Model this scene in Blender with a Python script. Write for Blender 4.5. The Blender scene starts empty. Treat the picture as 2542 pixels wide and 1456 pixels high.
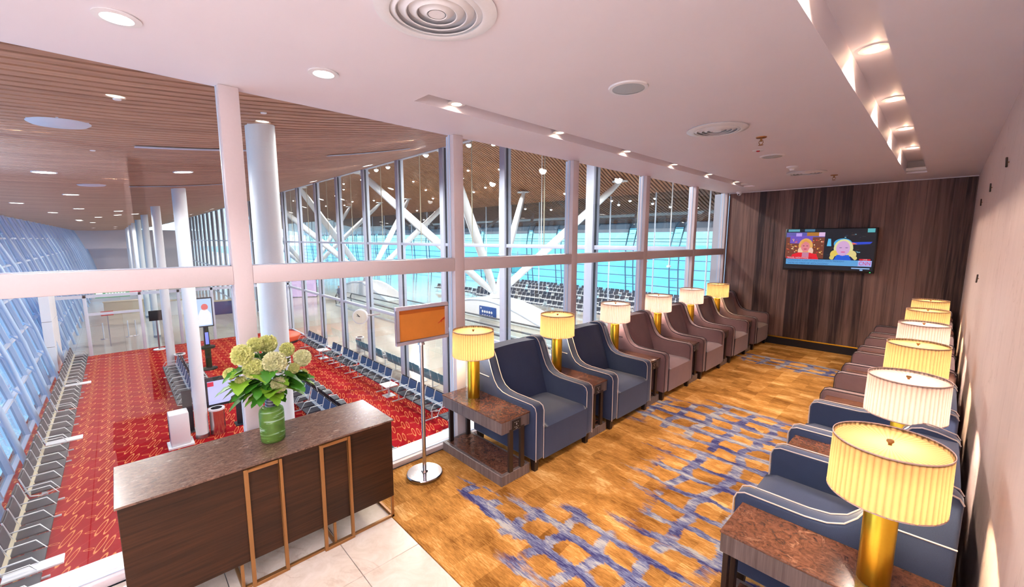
import bpy, bmesh, math, random
from mathutils import Vector, Matrix
R = random.Random(7)
PI = math.pi
scn = bpy.context.scene
COL = scn.collection
# ------------------------------------------------------------------ camera
cam_d = bpy.data.cameras.new('camera'); cam = bpy.data.objects.new('camera', cam_d); COL.objects.link(cam)
cam_d.sensor_width = 36.0; cam_d.sensor_fit = 'HORIZONTAL'; cam_d.lens = 36.0 * 1026.8 / 2542
yaw, pitch, roll = math.radians(-46.257), math.radians(-7.43), math.radians(0.126)
fw = Vector((math.sin(yaw)*math.cos(pitch), math.cos(yaw)*math.cos(pitch), math.sin(pitch)))
rt = Vector((math.cos(yaw), -math.sin(yaw), 0)); up = rt.cross(fw)
r2 = rt*math.cos(roll) + up*math.sin(roll); u2 = up*math.cos(roll) - rt*math.sin(roll)
mw = Matrix.Identity(4)
for i in range(3):
    mw[i][0] = r2[i]; mw[i][1] = u2[i]; mw[i][2] = -fw[i]
mw[0][3], mw[1][3], mw[2][3] = 0, 0, 2.0
cam.matrix_world = mw
cam_d.clip_start = 0.02; cam_d.clip_end = 600
scn.camera = cam
# ------------------------------------------------------------------ world, exposure
w = bpy.data.worlds.new('sky'); scn.world = w; w.use_nodes = True
nt = w.node_tree; nt.nodes.clear()
wo = nt.nodes.new('ShaderNodeOutputWorld'); bg = nt.nodes.new('ShaderNodeBackground')
tc = nt.nodes.new('ShaderNodeTexCoord'); sp = nt.nodes.new('ShaderNodeSeparateXYZ'); cr = nt.nodes.new('ShaderNodeValToRGB')
nt.links.new(tc.outputs['Generated'], sp.inputs[0]); nt.links.new(sp.outputs['Z'], cr.inputs[0])
cr.color_ramp.elements[0].position = 0.0; cr.color_ramp.elements[0].color = (0.62, 0.86, 1.0, 1)
cr.color_ramp.elements[1].position = 0.5; cr.color_ramp.elements[1].color = (0.35, 0.62, 1.0, 1)
nt.links.new(cr.outputs[0], bg.inputs[0]); bg.inputs[1].default_value = 1.2
nt.links.new(bg.outputs[0], wo.inputs[0])
vs = scn.view_settings; vs.view_transform = 'Standard'; vs.look = 'None'; vs.gamma = 1.0; vs.use_curve_mapping = False
vs.exposure = 1.35
scn.display_settings.display_device = 'sRGB'
cy = scn.cycles
cy.max_bounces = 7; cy.diffuse_bounces = 4; cy.glossy_bounces = 3; cy.transmission_bounces = 6; cy.transparent_max_bounces = 14
cy.use_denoising = True; cy.sample_clamp_indirect = 4.0; cy.sample_clamp_direct = 0.0
cy.caustics_reflective = False; cy.caustics_refractive = False; cy.blur_glossy = 0.6
cy.use_adaptive_sampling = True; cy.adaptive_threshold = 0.03

def light(name, kind, loc, energy, color=(1, 1, 1), size=0.05, rot=None, spot=None, blend=0.6, size_y=None):
    d = bpy.data.lights.new(name, kind); d.energy = energy; d.color = color
    if kind == 'AREA':
        d.size = size
        if size_y: d.shape = 'RECTANGLE'; d.size_y = size_y
    else: d.shadow_soft_size = size
    if kind == 'SPOT': d.spot_size = math.radians(spot or 90); d.spot_blend = blend
    o = bpy.data.objects.new(name, d); o.location = loc
    if rot: o.rotation_euler = rot
    COL.objects.link(o); return o
def aim(o, p):
    o.rotation_euler = (Vector(p) - Vector(o.location)).to_track_quat('-Z', 'Y').to_euler()
WARM = (1.0, 0.80, 0.66); NEUT = (1.0, 0.93, 0.88); COOL = (0.86, 0.94, 1.0)
K = dict(fill=20, ceil_fill=110, slot_r=44, slot_l=30, dl=9, bulb=10.5, conc=54, term=640)
# unseen fill lights added behind the camera to brighten the lounge
for lx_ in (-1.0, .3, 1.4, 2.4):
    for ly_ in (-1.0, -2.4, -3.8): light('lounge_fill', 'SPOT', (lx_, ly_, 2.91), K['fill'], (.92, .95, 1), .06, (0, 0, 0), 160, .8)
light('ceiling_fill_panel', 'AREA', (0.9, -1.7, 2.25), K['ceil_fill'], (.97, .95, 1), 3.2, (PI, 0, 0), size_y=1.4)  # added up-facing panel, out of view, to brighten the ceiling
# ------------------------------------------------------------------ node helpers
def lin(c): return c/12.92 if c <= 0.04045 else ((c+0.055)/1.055)**2.4
def rgb(r, g, b): return (lin(r/255), lin(g/255), lin(b/255), 1)
class X:
    nt = None
    def __init__(s, k): s.k = k
    @staticmethod
    def m(op, *a):
        n = X.nt.nodes.new('ShaderNodeMath'); n.operation = op
        for i, v in enumerate(a):
            if isinstance(v, X): X.nt.links.new(v.k, n.inputs[i])
            else: n.inputs[i].default_value = v
        return X(n.outputs[0])
    def __add__(s, o): return X.m('ADD', s, o)
    __radd__ = __add__
    def __sub__(s, o): return X.m('SUBTRACT', s, o)
    def __rsub__(s, o): return X.m('SUBTRACT', o, s)
    def __mul__(s, o): return X.m('MULTIPLY', s, o)
    __rmul__ = __mul__
    def __truediv__(s, o): return X.m('DIVIDE', s, o)
def fl(a): return X.m('FLOOR', a)
def fr(a): return X.m('FRACT', a)
def ab(a): return X.m('ABSOLUTE', a)
def mx(a, b): return X.m('MAXIMUM', a, b)
def mn(a, b): return X.m('MINIMUM', a, b)
def sn(a): return X.m('SINE', a)
def sq(a): return X.m('SQRT', a)
def lt(a, b): return X.m('LESS_THAN', a, b)
def cl(a): return mn(mx(a, 0.0), 1.0)
def ss(a, lo, hi): return cl((a - lo) * (1.0/(hi-lo)))
def comb(x, y, z=0.0):
    n = X.nt.nodes.new('ShaderNodeCombineXYZ')
    for i, v in enumerate((x, y, z)):
        if isinstance(v, X): X.nt.links.new(v.k, n.inputs[i])
        else: n.inputs[i].default_value = v
    return n.outputs[0]
def noise(v, scale, detail=3, rough=.55, dist=0):
    n = X.nt.nodes.new('ShaderNodeTexNoise'); n.inputs['Scale'].default_value = scale; n.inputs['Detail'].default_value = detail
    n.inputs['Roughness'].default_value = rough; n.inputs['Distortion'].default_value = dist
    X.nt.links.new(v, n.inputs['Vector']); return X(n.outputs[0])
def white(v):
    n = X.nt.nodes.new('ShaderNodeTexWhiteNoise'); n.noise_dimensions = '3D'; X.nt.links.new(v, n.inputs['Vector']); return X(n.outputs['Value'])
def mixc(f, a, b):
    n = X.nt.nodes.new('ShaderNodeMix'); n.data_type = 'RGBA'
    if isinstance(f, X): X.nt.links.new(f.k, n.inputs[0])
    else: n.inputs[0].default_value = f
    for i, c in ((6, a), (7, b)):
        if isinstance(c, tuple): n.inputs[i].default_value = c
        else: X.nt.links.new(c, n.inputs[i])
    return n.outputs[2]
def coords(kind='world'):
    if kind == 'world':
        g = X.nt.nodes.new('ShaderNodeNewGeometry'); s = X.nt.nodes.new('ShaderNodeSeparateXYZ'); X.nt.links.new(g.outputs['Position'], s.inputs[0])
        return g.outputs['Position'], X(s.outputs[0]), X(s.outputs[1]), X(s.outputs[2])
    g = X.nt.nodes.new('ShaderNodeTexCoord'); s = X.nt.nodes.new('ShaderNodeSeparateXYZ'); X.nt.links.new(g.outputs['Object'], s.inputs[0])
    return g.outputs['Object'], X(s.outputs[0]), X(s.outputs[1]), X(s.outputs[2])
def newmat(name):
    m = bpy.data.materials.new(name); m.use_nodes = True; X.nt = m.node_tree
    b = m.node_tree.nodes['Principled BSDF']; return m, b
def bump(b, h, strength=.3, dist=.01):
    n = X.nt.nodes.new('ShaderNodeBump'); n.inputs['Strength'].default_value = strength; n.inputs['Distance'].default_value = dist
    X.nt.links.new(h.k, n.inputs['Height']); X.nt.links.new(n.outputs[0], b.inputs['Normal'])
def plain(name, c, rough=.5, metal=0.0, grain=0.0, gs=60, spec=.5, bmp=0.0, kind='object'):
    m, b = newmat(name)
    b.inputs['Roughness'].default_value = rough; b.inputs['Metallic'].default_value = metal
    b.inputs['Specular IOR Level'].default_value = spec
    c = c if len(c) == 4 else rgb(*c)
    p, x, y, z = coords(kind)
    n = noise(p, gs, 3)
    g = max(grain, .03)
    dk = tuple(v*(1-g) for v in c[:3]) + (1,); lg = tuple(min(1, v*(1+g)) for v in c[:3]) + (1,)
    X.nt.links.new(mixc(n, dk, lg), b.inputs['Base Color'])
    if bmp: bump(b, n, bmp, .002)
    return m
def emis(name, c, s):
    m, b = newmat(name); c = c if len(c) == 4 else rgb(*c)
    if s < 1.5 and not name.startswith('screen_c'): s *= .42
    b.inputs['Base Color'].default_value = tuple(v*.05 for v in c[:3]) + (1,); b.inputs['Emission Color'].default_value = c; b.inputs['Emission Strength'].default_value = s
    b.inputs['Roughness'].default_value = .4
    return m
def glassy(name, tint, spec=.06, gloss=(1, 1, 1, 1)):
    m = bpy.data.materials.new(name); m.use_nodes = True; n = m.node_tree; n.nodes.clear(); X.nt = n
    o = n.nodes.new('ShaderNodeOutputMaterial'); mixn = n.nodes.new('ShaderNodeMixShader')
    t = n.nodes.new('ShaderNodeBsdfTransparent'); t.inputs[0].default_value = tint
    g = n.nodes.new('ShaderNodeBsdfGlossy'); g.inputs[0].default_value = gloss; g.inputs['Roughness'].default_value = 0.0
    lw = n.nodes.new('ShaderNodeLayerWeight'); lw.inputs[0].default_value = .5
    f = X(lw.outputs['Facing']); f5 = f*f*f*f*f
    k = mn(f5*.85 + spec, 1.0)
    n.links.new(k.k, mixn.inputs[0]); n.links.new(t.outputs[0], mixn.inputs[1]); n.links.new(g.outputs[0], mixn.inputs[2])
    n.links.new(mixn.outputs[0], o.inputs[0]); return m
M = {}
M['ceil'] = plain('white_plaster', (240, 234, 240), .55, grain=.02, gs=2)
M['ceil_out'] = plain('grey_plaster', (200, 200, 205), .7)
M['frame'] = plain('painted_frame', (216, 205, 208), .45, spec=.4)
M['frame_out'] = plain('pale_blue_frame', (196, 208, 226), .4, spec=.5)
M['sframe'] = plain('ice_blue_steel', (160, 192, 226), .45)
M['mull'] = plain('grey_blue_mullion', (196, 206, 224), .45)
M['teal'] = plain('teal_steel', (84, 112, 132), .5)
M['mull_dk'] = plain('dark_gasket', (60, 66, 76), .5)
M['white'] = plain('white_enamel', (238, 238, 240), .35)
M['column'] = plain('white_column_paint', (232, 236, 240), .5)
M['chrome'] = plain('brushed_steel', (205, 203, 208), .22, metal=1.0, grain=.06)
M['chrome2'] = plain('steel_reflection_mottle', (172, 166, 168), .16, metal=1.0, grain=.15, gs=18)  # mottled grey put into the colour for reflections in the disc
M['steel'] = plain('satin_steel', (170, 170, 178), .35, metal=1.0)
M['brass'] = plain('polished_brass', (255, 206, 66), .30, metal=1.0, grain=.05)
M['bronze'] = plain('bronze_frame', (158, 112, 66), .42, metal=.6)
M['signf'] = plain('satin_aluminium', (206, 200, 214), .3, metal=.5)
M['black'] = plain('black_plastic', (18, 18, 22), .35)
M['blackm'] = plain('black_matt', (24, 24, 30), .7)
M['dkwood'] = plain('black_stained_leg', (38, 26, 22), .4)
M['kick'] = plain('black_skirting', (16, 16, 24), .5)
M['seatblk'] = plain('black_vinyl', (40, 44, 56), .5)
M['seatblu'] = plain('navy_mesh', (46, 78, 122), .6)
M['seattop'] = plain('black_headrest', (30, 32, 44), .6)
M['seatteal'] = plain('teal_mesh', (96, 142, 158), .6)
M['alu'] = plain('white_aluminium', (214, 218, 222), .35, metal=.3)
M['beige'] = plain('beige_laminate', (196, 186, 160), .5)
M['orange'] = plain('orange_vinyl', (216, 84, 40), .5)
M['leafm'] = None
M['glass'] = glassy('window_glass', (.97, .985, .99, 1), .06)
M['glass2'] = glassy('partition_glass', (.93, .97, .98, 1), .05)
M['glasscy'] = glassy('cyan_tinted_glass', (.36, .80, .84, 1), .05)
M['glassdk'] = glassy('dark_tinted_glass', (.50, .60, .68, 1), .08)
M['glassbl'] = glassy('blue_tinted_glass', (.20, .36, .48, 1), .05)
M['lampw'] = emis('downlight_lens', (255, 244, 226), 9)
M['lampc'] = emis('cool_downlight_lens', (255, 252, 245), 8)
M['lampws'] = emis('warm_slot_lens', (255, 228, 190), 5)
M['spotb'] = emis('spotlight_lens', (255, 250, 244), 40)

def wood(name, c1, c2, axis='z', scale=1.0, rough=.42, per=True, tone=.35):
    m, b = newmat(name); p, x, y, z = coords('world')
    if axis == 'z': v = comb(x*34*scale, y*34*scale, z*1.3*scale)
    elif axis == 'y': v = comb(x*30*scale, y*1.6*scale, z*40*scale)
    else: v = comb(x*1.6*scale, y*30*scale, z*40*scale)
    n = noise(v, 1.0, 5, .6, .4)
    n2 = noise(v, .22, 2, .5)
    oi = X.nt.nodes.new('ShaderNodeObjectInfo'); r = X(oi.outputs['Random'])
    f = cl((n - .5)*1.8 + .5 + (n2-.5)*.9 + ((r-.5)*tone*2 if per else 0.0))
    X.nt.links.new(mixc(f, c1, c2), b.inputs['Base Color']); b.inputs['Roughness'].default_value = rough; b.inputs['Specular IOR Level'].default_value = .25
    bump(b, n, .08, .002); return m
M['plank'] = wood('grey_brown_laminate', rgb(54, 43, 44), rgb(136, 108, 100), 'z', .8, .45, True, .42)
M['tapron'] = wood('taupe_veneer', rgb(74, 64, 62), rgb(128, 114, 112), 'z', 1.6, .35, False)
M['deskw'] = wood('dark_walnut_veneer', rgb(26, 14, 8), rgb(70, 40, 22), 'y', 1.6, .45, False)
M['slat'] = wood('brown_slat', rgb(148, 102, 76), rgb(196, 146, 112), 'y', .5, .5, True, .12)
M['slatback'] = plain('dark_void', (26, 18, 16), .9)
def stone(name, c1, c2, c3, rough=.14, sc=1.0, sx=1.0):
    m, b = newmat(name); p, x, y, z = coords('world')
    v = comb(x*sx, y, z)
    n = noise(v, 26*sc, 8, .72, 1.6); n2 = noise(v, 7*sc, 5, .6, 1.2); n3 = noise(v, 3.2*sc, 6, .55, 2.5)
    c = mixc(ss(n, .35, .68), c1, c2)
    vein = 1.0 - ss(ab(n3 - .5), 0.0, .018)
    c = mixc(vein*ss(n2, .5, .7)*.8, c, c3)
    X.nt.links.new(c, b.inputs['Base Color']); b.inputs['Roughness'].default_value = rough
    b.inputs['Coat Weight'].default_value = .3 if rough < .2 else .0; b.inputs['Coat Roughness'].default_value = .05; b.inputs['Specular IOR Level'].default_value = .5 if rough < .2 else .35
    return m
M['stone'] = stone('brown_marble', rgb(62, 38, 30), rgb(128, 84, 64), rgb(170, 130, 106))
M['deskstone'] = stone('streaked_brown_granite', rgb(66, 46, 40), rgb(140, 108, 92), rgb(196, 176, 160), .26, .8, 3.0)
def fabric(name, c, c2):
    m, b = newmat(name); p, x, y, z = coords('object')
    n = noise(p, 420, 2); n2 = noise(p, 9, 3)
    X.nt.links.new(mixc(cl(n*.7 + n2*.3), c, c2), b.inputs['Base Color']); b.inputs['Roughness'].default_value = .85
    b.inputs['Sheen Weight'].default_value = .35; b.inputs['Sheen Roughness'].default_value = .4; b.inputs['Specular IOR Level'].default_value = .25
    bump(b, n, .25, .001); return m
M['navy'] = fabric('navy_fabric', rgb(34, 44, 70), rgb(58, 72, 104))
M['mauve'] = fabric('mauve_brown_fabric', rgb(92, 70, 74), rgb(142, 112, 114))
M['pipew'] = plain('beige_piping', (206, 190, 184), .6)
M['piped'] = plain('dark_piping', (34, 26, 36), .6)
# wall with faint veining
m, b = newmat('warm_wallpaper'); p, x, y, z = coords('world')
n = noise(comb(x, y, z*.35), 1.3, 5, .6, 1.5); n2 = noise(comb(x, y*6, z), 3, 3)
v = (1.0 - ss(ab(n-.5), 0, .006))*.35
c = mixc(n2, rgb(206, 180, 170), rgb(220, 196, 186))
X.nt.links.new(mixc(v, c, rgb(150, 112, 96)), b.inputs['Base Color']); b.inputs['Roughness'].default_value = .6; M['wall'] = m
# lounge carpet
m, b = newmat('abstract_gold_blue_carpet'); p, x, y, z = coords('world')
g1 = noise(comb(x*14, y*110, z), 1.0, 4, .75, .3)      # fine pile streaks
wx = x + (noise(p, 5, 2) - .5)*.05; wy = y + (noise(comb(x*1.0, y, z+4.0), 7, 3) - .5)*.10 + (noise(comb(x*1.6, y*1.6, z+9.0), 1, 2) - .5)*.14
cells = white(comb(fl(wx*5.2), fl(wy*7.5)))
blot = noise(comb(x*1.3, y*3.2, z), 1.5, 5, .62, .5)
gold = cl((blot-.5)*1.9 + .42 + (cells-.5)*.35 + (g1-.5)*1.5)
cg = mixc(ss(gold, .0, .55), rgb(126, 82, 32), rgb(194, 138, 70)); cg = mixc(ss(gold, .55, .95), cg, rgb(234, 190, 128))
# blue brush lattice
reg = noise(comb(x*.62+3.1, y*.62+1.7, z), 1.0, 2, .5)
def blob(cx, cyy, rx, ry): 
    a = (x-cx)*(1/rx); bb = (y-cyy)*(1/ry); return 1.0 - sq(a*a+bb*bb)
bm = mx(mx(blob(-.95, 3.3, 1.0, 1.7), blob(-1.55, 4.6, 1.2, .8)), mx(blob(-1.2, 2.0, 1.1, .55), blob(-1.6, 7.7, 1.2, .5)*.8))
bm = mx(bm, blob(-2.3, 1.9, .55, .14)*.8)
bm = cl(bm*1.4 + (reg-.5)*1.2 + (noise(comb(x*1.5, y*6, z), 1.2, 4, .6)-.5)*1.4)
cx_ = ab(fr(wx*3.6 + (noise(comb(x*.4, y*1.5, z), 1.5, 2)-.5)*1.0) - .5)*2
cyy = ab(fr(wy*4.4 + (noise(comb(x*1.0, y*.6, z+2.0), 1.1, 2)-.5)*1.4) - .5)*2
edge = (noise(comb(x*16, y*60, z), 1.0, 4, .7)-.5)
lat = mx(ss(cyy + edge*.5 + (reg-.5)*.5, .60, .70), ss(cx_ + edge*.5, .66, .76)*ss(bm, .36, .5))
blue = cl(lat*ss(bm + edge*.3, .24, .42))
bt = noise(comb(x*2.0, y*7, z+7.0), 1.3, 4, .6)
cb = mixc(ss(bt+(g1-.5)*.8, .36, .54), rgb(56, 56, 108), rgb(122, 128, 158)); cb = mixc(ss(bt+(g1-.5)*.6, .52, .64), cb, rgb(178, 176, 172))
X.nt.links.new(mixc(blue, cg, cb), b.inputs['Base Color']); b.inputs['Roughness'].default_value = .95
b.inputs['Specular IOR Level'].default_value = .1; bump(b, g1, .35, .004); M['carpet'] = m
# red concourse carpet: paired leaf outlines, small ellipses and curling lines
m, b = newmat('red_leaf_carpet'); p, x, y, z = coords('world')
def ring(px, py, tx, ty, ang, L, W, ox, oy, off=.1):
    u = fr((px-ox)*(1/tx)+.5)*tx - tx*.5; v = fr((py-oy)*(1/ty)+.5)*ty - ty*.5
    c_, s_ = math.cos(ang), math.sin(ang)
    a = (u*c_ + v*s_)*(1/L); bb = (v*c_ - u*s_)*(1/W)
    return a*a + bb*bb
TX, TY = .665, .5
cc = None; inn = None
for (ox, oy, ang, L, W) in ((-11.70, -1.20, math.atan2(.227, -.65), .30, .050), (-11.62, -1.08, math.atan2(.227, -.65), .27, .045), (-11.66, -.87, math.atan2(.12, .03), .085, .038),
                            (-11.70+TX, -1.20, math.atan2(.227, -.65), .30, .050), (-11.62, -1.08+TY, math.atan2(.227, -.65), .27, .045)):
    d = ring(x, y, TX, TY, ang, L, W, ox, oy)
    r_ = ss(ab(sq(d)-.86), .17, .07); i_ = ss(d, .5, .2)
    cc = r_ if cc is None else mx(cc, r_); inn = i_ if inn is None else mx(inn, i_)
ln = ab(fr(y*(1/TY) + sn(x*(2*PI/TX))*.28 + .3) - .5)*2; ln = ss(ln, .07, .03)
gr = noise(p, 60, 2)
c = mixc(noise(p, 1.2, 2), rgb(146, 6, 20), rgb(178, 10, 28))
c = mixc(ln*.4, c, rgb(210, 80, 74)); c = mixc(inn*.2, c, rgb(200, 60, 40)); c = mixc(cc*(gr*.4+.75), c, rgb(236, 150, 92))
X.nt.links.new(c, b.inputs['Base Color']); b.inputs['Roughness'].default_value = .9; b.inputs['Specular IOR Level'].default_value = .15; M['redcarpet'] = m
# tiles and terminal floor
M['tile'] = stone('cream_marble_tile', rgb(216, 202, 186), rgb(232, 220, 208), rgb(190, 168, 150), .18, .25)
m, b = newmat('polished_terrazzo'); p, x, y, z = coords('world')
gx = ab(fr(x*.5)-.5)*2; gy = ab(fr(y*.5)-.5)*2
jn = mx(ss(gx, .985, .995), ss(gy, .985, .995))
big = white(comb(fl(x*.125), fl(y*.125)))
c = mixc(ss(big, .45, .55)*.5, rgb(214, 210, 198), rgb(204, 180, 156)); c = mixc(noise(p, 40, 3)*.3, c, rgb(180, 176, 168)); c = mixc(jn*.5, c, rgb(150, 146, 140))
X.nt.links.new(c, b.inputs['Base Color']); b.inputs['Roughness'].default_value = .12; M['terrazzo'] = m
m, b = newmat('pale_apron_concrete'); p, x, y, z = coords('world')
X.nt.links.new(mixc(noise(comb(x*.05, y*.3, z), 1, 4), rgb(226, 232, 236), rgb(246, 248, 250)), b.inputs['Base Color']); b.inputs['Roughness'].default_value = .9; M['apron'] = m
# lampshades: translucent pleated cloth
def shade(name, c, e):
    m = bpy.data.materials.new(name); m.use_nodes = True; n = m.node_tree; X.nt = n; b = n.nodes['Principled BSDF']
    o = n.nodes['Material Output']; t = n.nodes.new('ShaderNodeBsdfTranslucent'); mixn = n.nodes.new('ShaderNodeMixShader')
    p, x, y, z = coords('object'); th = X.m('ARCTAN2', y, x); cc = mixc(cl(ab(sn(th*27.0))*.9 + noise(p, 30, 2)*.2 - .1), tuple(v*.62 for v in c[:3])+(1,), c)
    n.links.new(cc, b.inputs['Base Color']); n.links.new(cc, t.inputs[0]); b.inputs['Roughness'].default_value = .9; b.inputs['Specular IOR Level'].default_value = .1
    b.inputs['Emission Color'].default_value = c; b.inputs['Emission Strength'].default_value = e
    mixn.inputs[0].default_value = .55; n.links.new(b.outputs[0], mixn.inputs[1]); n.links.new(t.outputs[0], mixn.inputs[2]); n.links.new(mixn.outputs[0], o.inputs[0]); return m
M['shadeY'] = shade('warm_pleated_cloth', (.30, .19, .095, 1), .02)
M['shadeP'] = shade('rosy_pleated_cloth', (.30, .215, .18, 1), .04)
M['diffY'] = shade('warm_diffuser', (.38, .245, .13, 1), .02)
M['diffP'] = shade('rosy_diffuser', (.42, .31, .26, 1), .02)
M['rim'] = plain('shade_trim', (206, 176, 168), .8)
# ------------------------------------------------------------------ mesh builder
class MB:
    def __init__(s): s.v = []; s.f = []; s.mi = []; s.cur = 0; s.sm = []
    def add(s, vs, fs, smooth=False):
        o = len(s.v); s.v += [tuple(q) for q in vs]
        for f in fs: s.f.append(tuple(i+o for i in f)); s.mi.append(s.cur); s.sm.append(smooth)
        return s
    def box(s, x0, x1, y0, y1, z0, z1):
        vs = [(x, y, z) for z in (z0, z1) for y in (y0, y1) for x in (x0, x1)]
        return s.add(vs, [(0, 2, 3, 1), (4, 5, 7, 6), (0, 1, 5, 4), (2, 6, 7, 3), (0, 4, 6, 2), (1, 3, 7, 5)])
    def prism(s, poly, a0, a1, axis='y', smooth=False):   # poly of 2-D points swept along axis
        def P(q, a):
            return (q[0], a, q[1]) if axis == 'y' else ((a, q[0], q[1]) if axis == 'x' else (q[0], q[1], a))
        n = len(poly); vs = [P(q, a0) for q in poly] + [P(q, a1) for q in poly]
        s.add(vs, [tuple(range(n)), tuple(range(2*n-1, n-1, -1))])
        return s.add(vs, [(i, (i+1) % n, n+(i+1) % n, n+i) for i in range(n)], smooth)
    def cyl(s, p0, p1, r0, r1=None, n=16, caps=True, smooth=True):
        r1 = r0 if r1 is None else r1; p0 = Vector(p0); p1 = Vector(p1); d = (p1-p0).normalized()
        a = d.orthogonal().normalized(); b_ = d.cross(a)
        vs = []
        for p, r in ((p0, r0), (p1, r1)):
            for i in range(n):
                t = 2*PI*i/n; vs.append(p + a*math.cos(t)*r + b_*math.sin(t)*r)
        s.add(vs, [(i, (i+1) % n, n+(i+1) % n, n+i) for i in range(n)], smooth)
        if caps: s.add(vs, [tuple(range(n-1, -1, -1)), tuple(range(n, 2*n))])
        return s
    def lathe(s, prof, c=(0, 0, 0), n=24, smooth=True, fr=None):
        vs = []
        for j, (r, z) in enumerate(prof):
            for i in range(n):
                t = 2*PI*i/n; rr = r*(fr(t) if fr else 1); vs.append((c[0]+rr*math.cos(t), c[1]+rr*math.sin(t), c[2]+z))
        fs = []
        for j in range(len(prof)-1):
            for i in range(n): fs.append((j*n+i, j*n+(i+1) % n, (j+1)*n+(i+1) % n, (j+1)*n+i))
        return s.add(vs, fs, smooth)
    def tube(s, pts, r, n=6, closed=False):
        pts = [Vector(p) for p in pts]; vs = []; N = len(pts); prev = None
        for j, p in enumerate(pts):
            d = (pts[min(j+1, N-1)] - pts[max(j-1, 0)])
            d = d.normalized() if d.length > 1e-9 else Vector((0, 0, 1))
            a = (d.orthogonal() if prev is None else (prev - d*prev.dot(d))).normalized(); prev = a; b_ = d.cross(a)
            rr = r[j] if isinstance(r, (list, tuple)) else r
            for i in range(n):
                t = 2*PI*i/n; vs.append(p + a*math.cos(t)*rr + b_*math.sin(t)*rr)
        fs = [(j*n+i, j*n+(i+1) % n, (j+1)*n+(i+1) % n, (j+1)*n+i) for j in range(N-1) for i in range(n)]
        s.add(vs, fs, True); s.add(vs, [tuple(range(n-1, -1, -1)), tuple(range((N-1)*n, N*n))]); return s
    def disc(s, c, r, n=20, up=1, rx=None):
        vs = [(c[0]+r*math.cos(2*PI*i/n), c[1]+(rx or r)*math.sin(2*PI*i/n), c[2]) for i in range(n)]
        f = tuple(range(n)) if up > 0 else tuple(range(n-1, -1, -1)); return s.add(vs, [f])
    def build(s, name, mat, parent=None, loc=None, bevel=0, seg=2, recalc=True, subs=0):
        me = bpy.data.meshes.new(name); me.from_pydata(s.v, [], s.f)
        for m_ in (mat if isinstance(mat, (list, tuple)) else [mat]): me.materials.append(m_)
        me.polygons.foreach_set('material_index', s.mi); me.polygons.foreach_set('use_smooth', s.sm)
        bm_ = bmesh.new(); bm_.from_mesh(me); bmesh.ops.remove_doubles(bm_, verts=bm_.verts, dist=1e-5)
        if recalc: bmesh.ops.recalc_face_normals(bm_, faces=bm_.faces)
        if bevel:
            es = [e for e in bm_.edges if len(e.link_faces) == 2 and e.calc_face_angle(0) > .6]
            bmesh.ops.bevel(bm_, geom=es, offset=bevel, segments=seg, profile=.5, affect='EDGES', clamp_overlap=True)
            if seg > 1:
                for f in bm_.faces: f.smooth = True
        bm_.to_mesh(me); bm_.free()
        if bevel and seg > 1: me.set_sharp_from_angle(angle=.7)
        elif any(s.sm): me.set_sharp_from_angle(angle=.9)
        o = bpy.data.objects.new(name, me); COL.objects.link(o)
        if loc: o.location = loc
        if parent: o.parent = parent
        if subs:
            md = o.modifiers.new('smooth', 'SUBSURF'); md.levels = subs; md.render_levels = subs
        return o
def tag(o, label=None, cat=None, group=None, kind=None):
    if label: o['label'] = label
    if cat: o['category'] = cat
    if group: o['group'] = group
    if kind: o['kind'] = kind
    return o
def thing(name, label, cat, loc=(0, 0, 0), rz=0, group=None):
    o = bpy.data.objects.new(name, None); COL.objects.link(o); o.location = loc; o.rotation_euler = (0, 0, rz); o.empty_display_size = .1
    return tag(o, label, cat, group)
def dup(root, loc, rz=None, label=None, group=None, mats=None):
    def cp(o, par):
        c = o.copy(); COL.objects.link(c)
        if par: c.parent = par
        for ch in list(o.children): cp(ch, c)
        return c
    r = cp(root, None); r.location = loc
    if rz is not None: r.rotation_euler = (0, 0, rz)
    if label: r['label'] = label
    if group: r['group'] = group
    return r
def setting(name, mb, mat, **k): return tag(mb.build(name, mat, **k), kind='structure')
def sroot(name):
    o = bpy.data.objects.new(name, None); COL.objects.link(o); o['kind'] = 'structure'; return o
ORD = ['first', 'second', 'third', 'fourth', 'fifth', 'sixth', 'seventh', 'eighth', 'ninth', 'tenth', 'eleventh', 'twelfth', 'thirteenth', 'fourteenth', 'fifteenth', 'sixteenth']
H = 2.939; XW = -3.165; XR = .225; D = 9.162; F = -4.0
# ================================================================== LOUNGE SHELL
setting('floor', MB().box(XW, XR, 1.292, D+.2, -.3, 0), M['carpet'])
sub = setting('floor_tiled', MB().box(XW-.15, 3.2, -4.6, 1.292, -.3, -.012), M['mull_dk'])
x0s = [-2.236+.6*k for k in range(-2, 9)]; y0s = [.91-.6*k for k in range(-1, 9)]
tile_me = None
for xs in x0s:
    for ys in y0s:
        xa, xb = max(xs, XW), min(xs+.6, 3.2); ya, yb = ys, min(ys+.6, 1.288)
        if xb-xa < .02 or yb-ya < .02 or ya < -4.5: continue
        MB().box(xa+.002, xb-.002, ya+.002, yb-.002, -.012, 0).build('tile', M['tile'], sub, bevel=.0015, seg=1)
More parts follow.
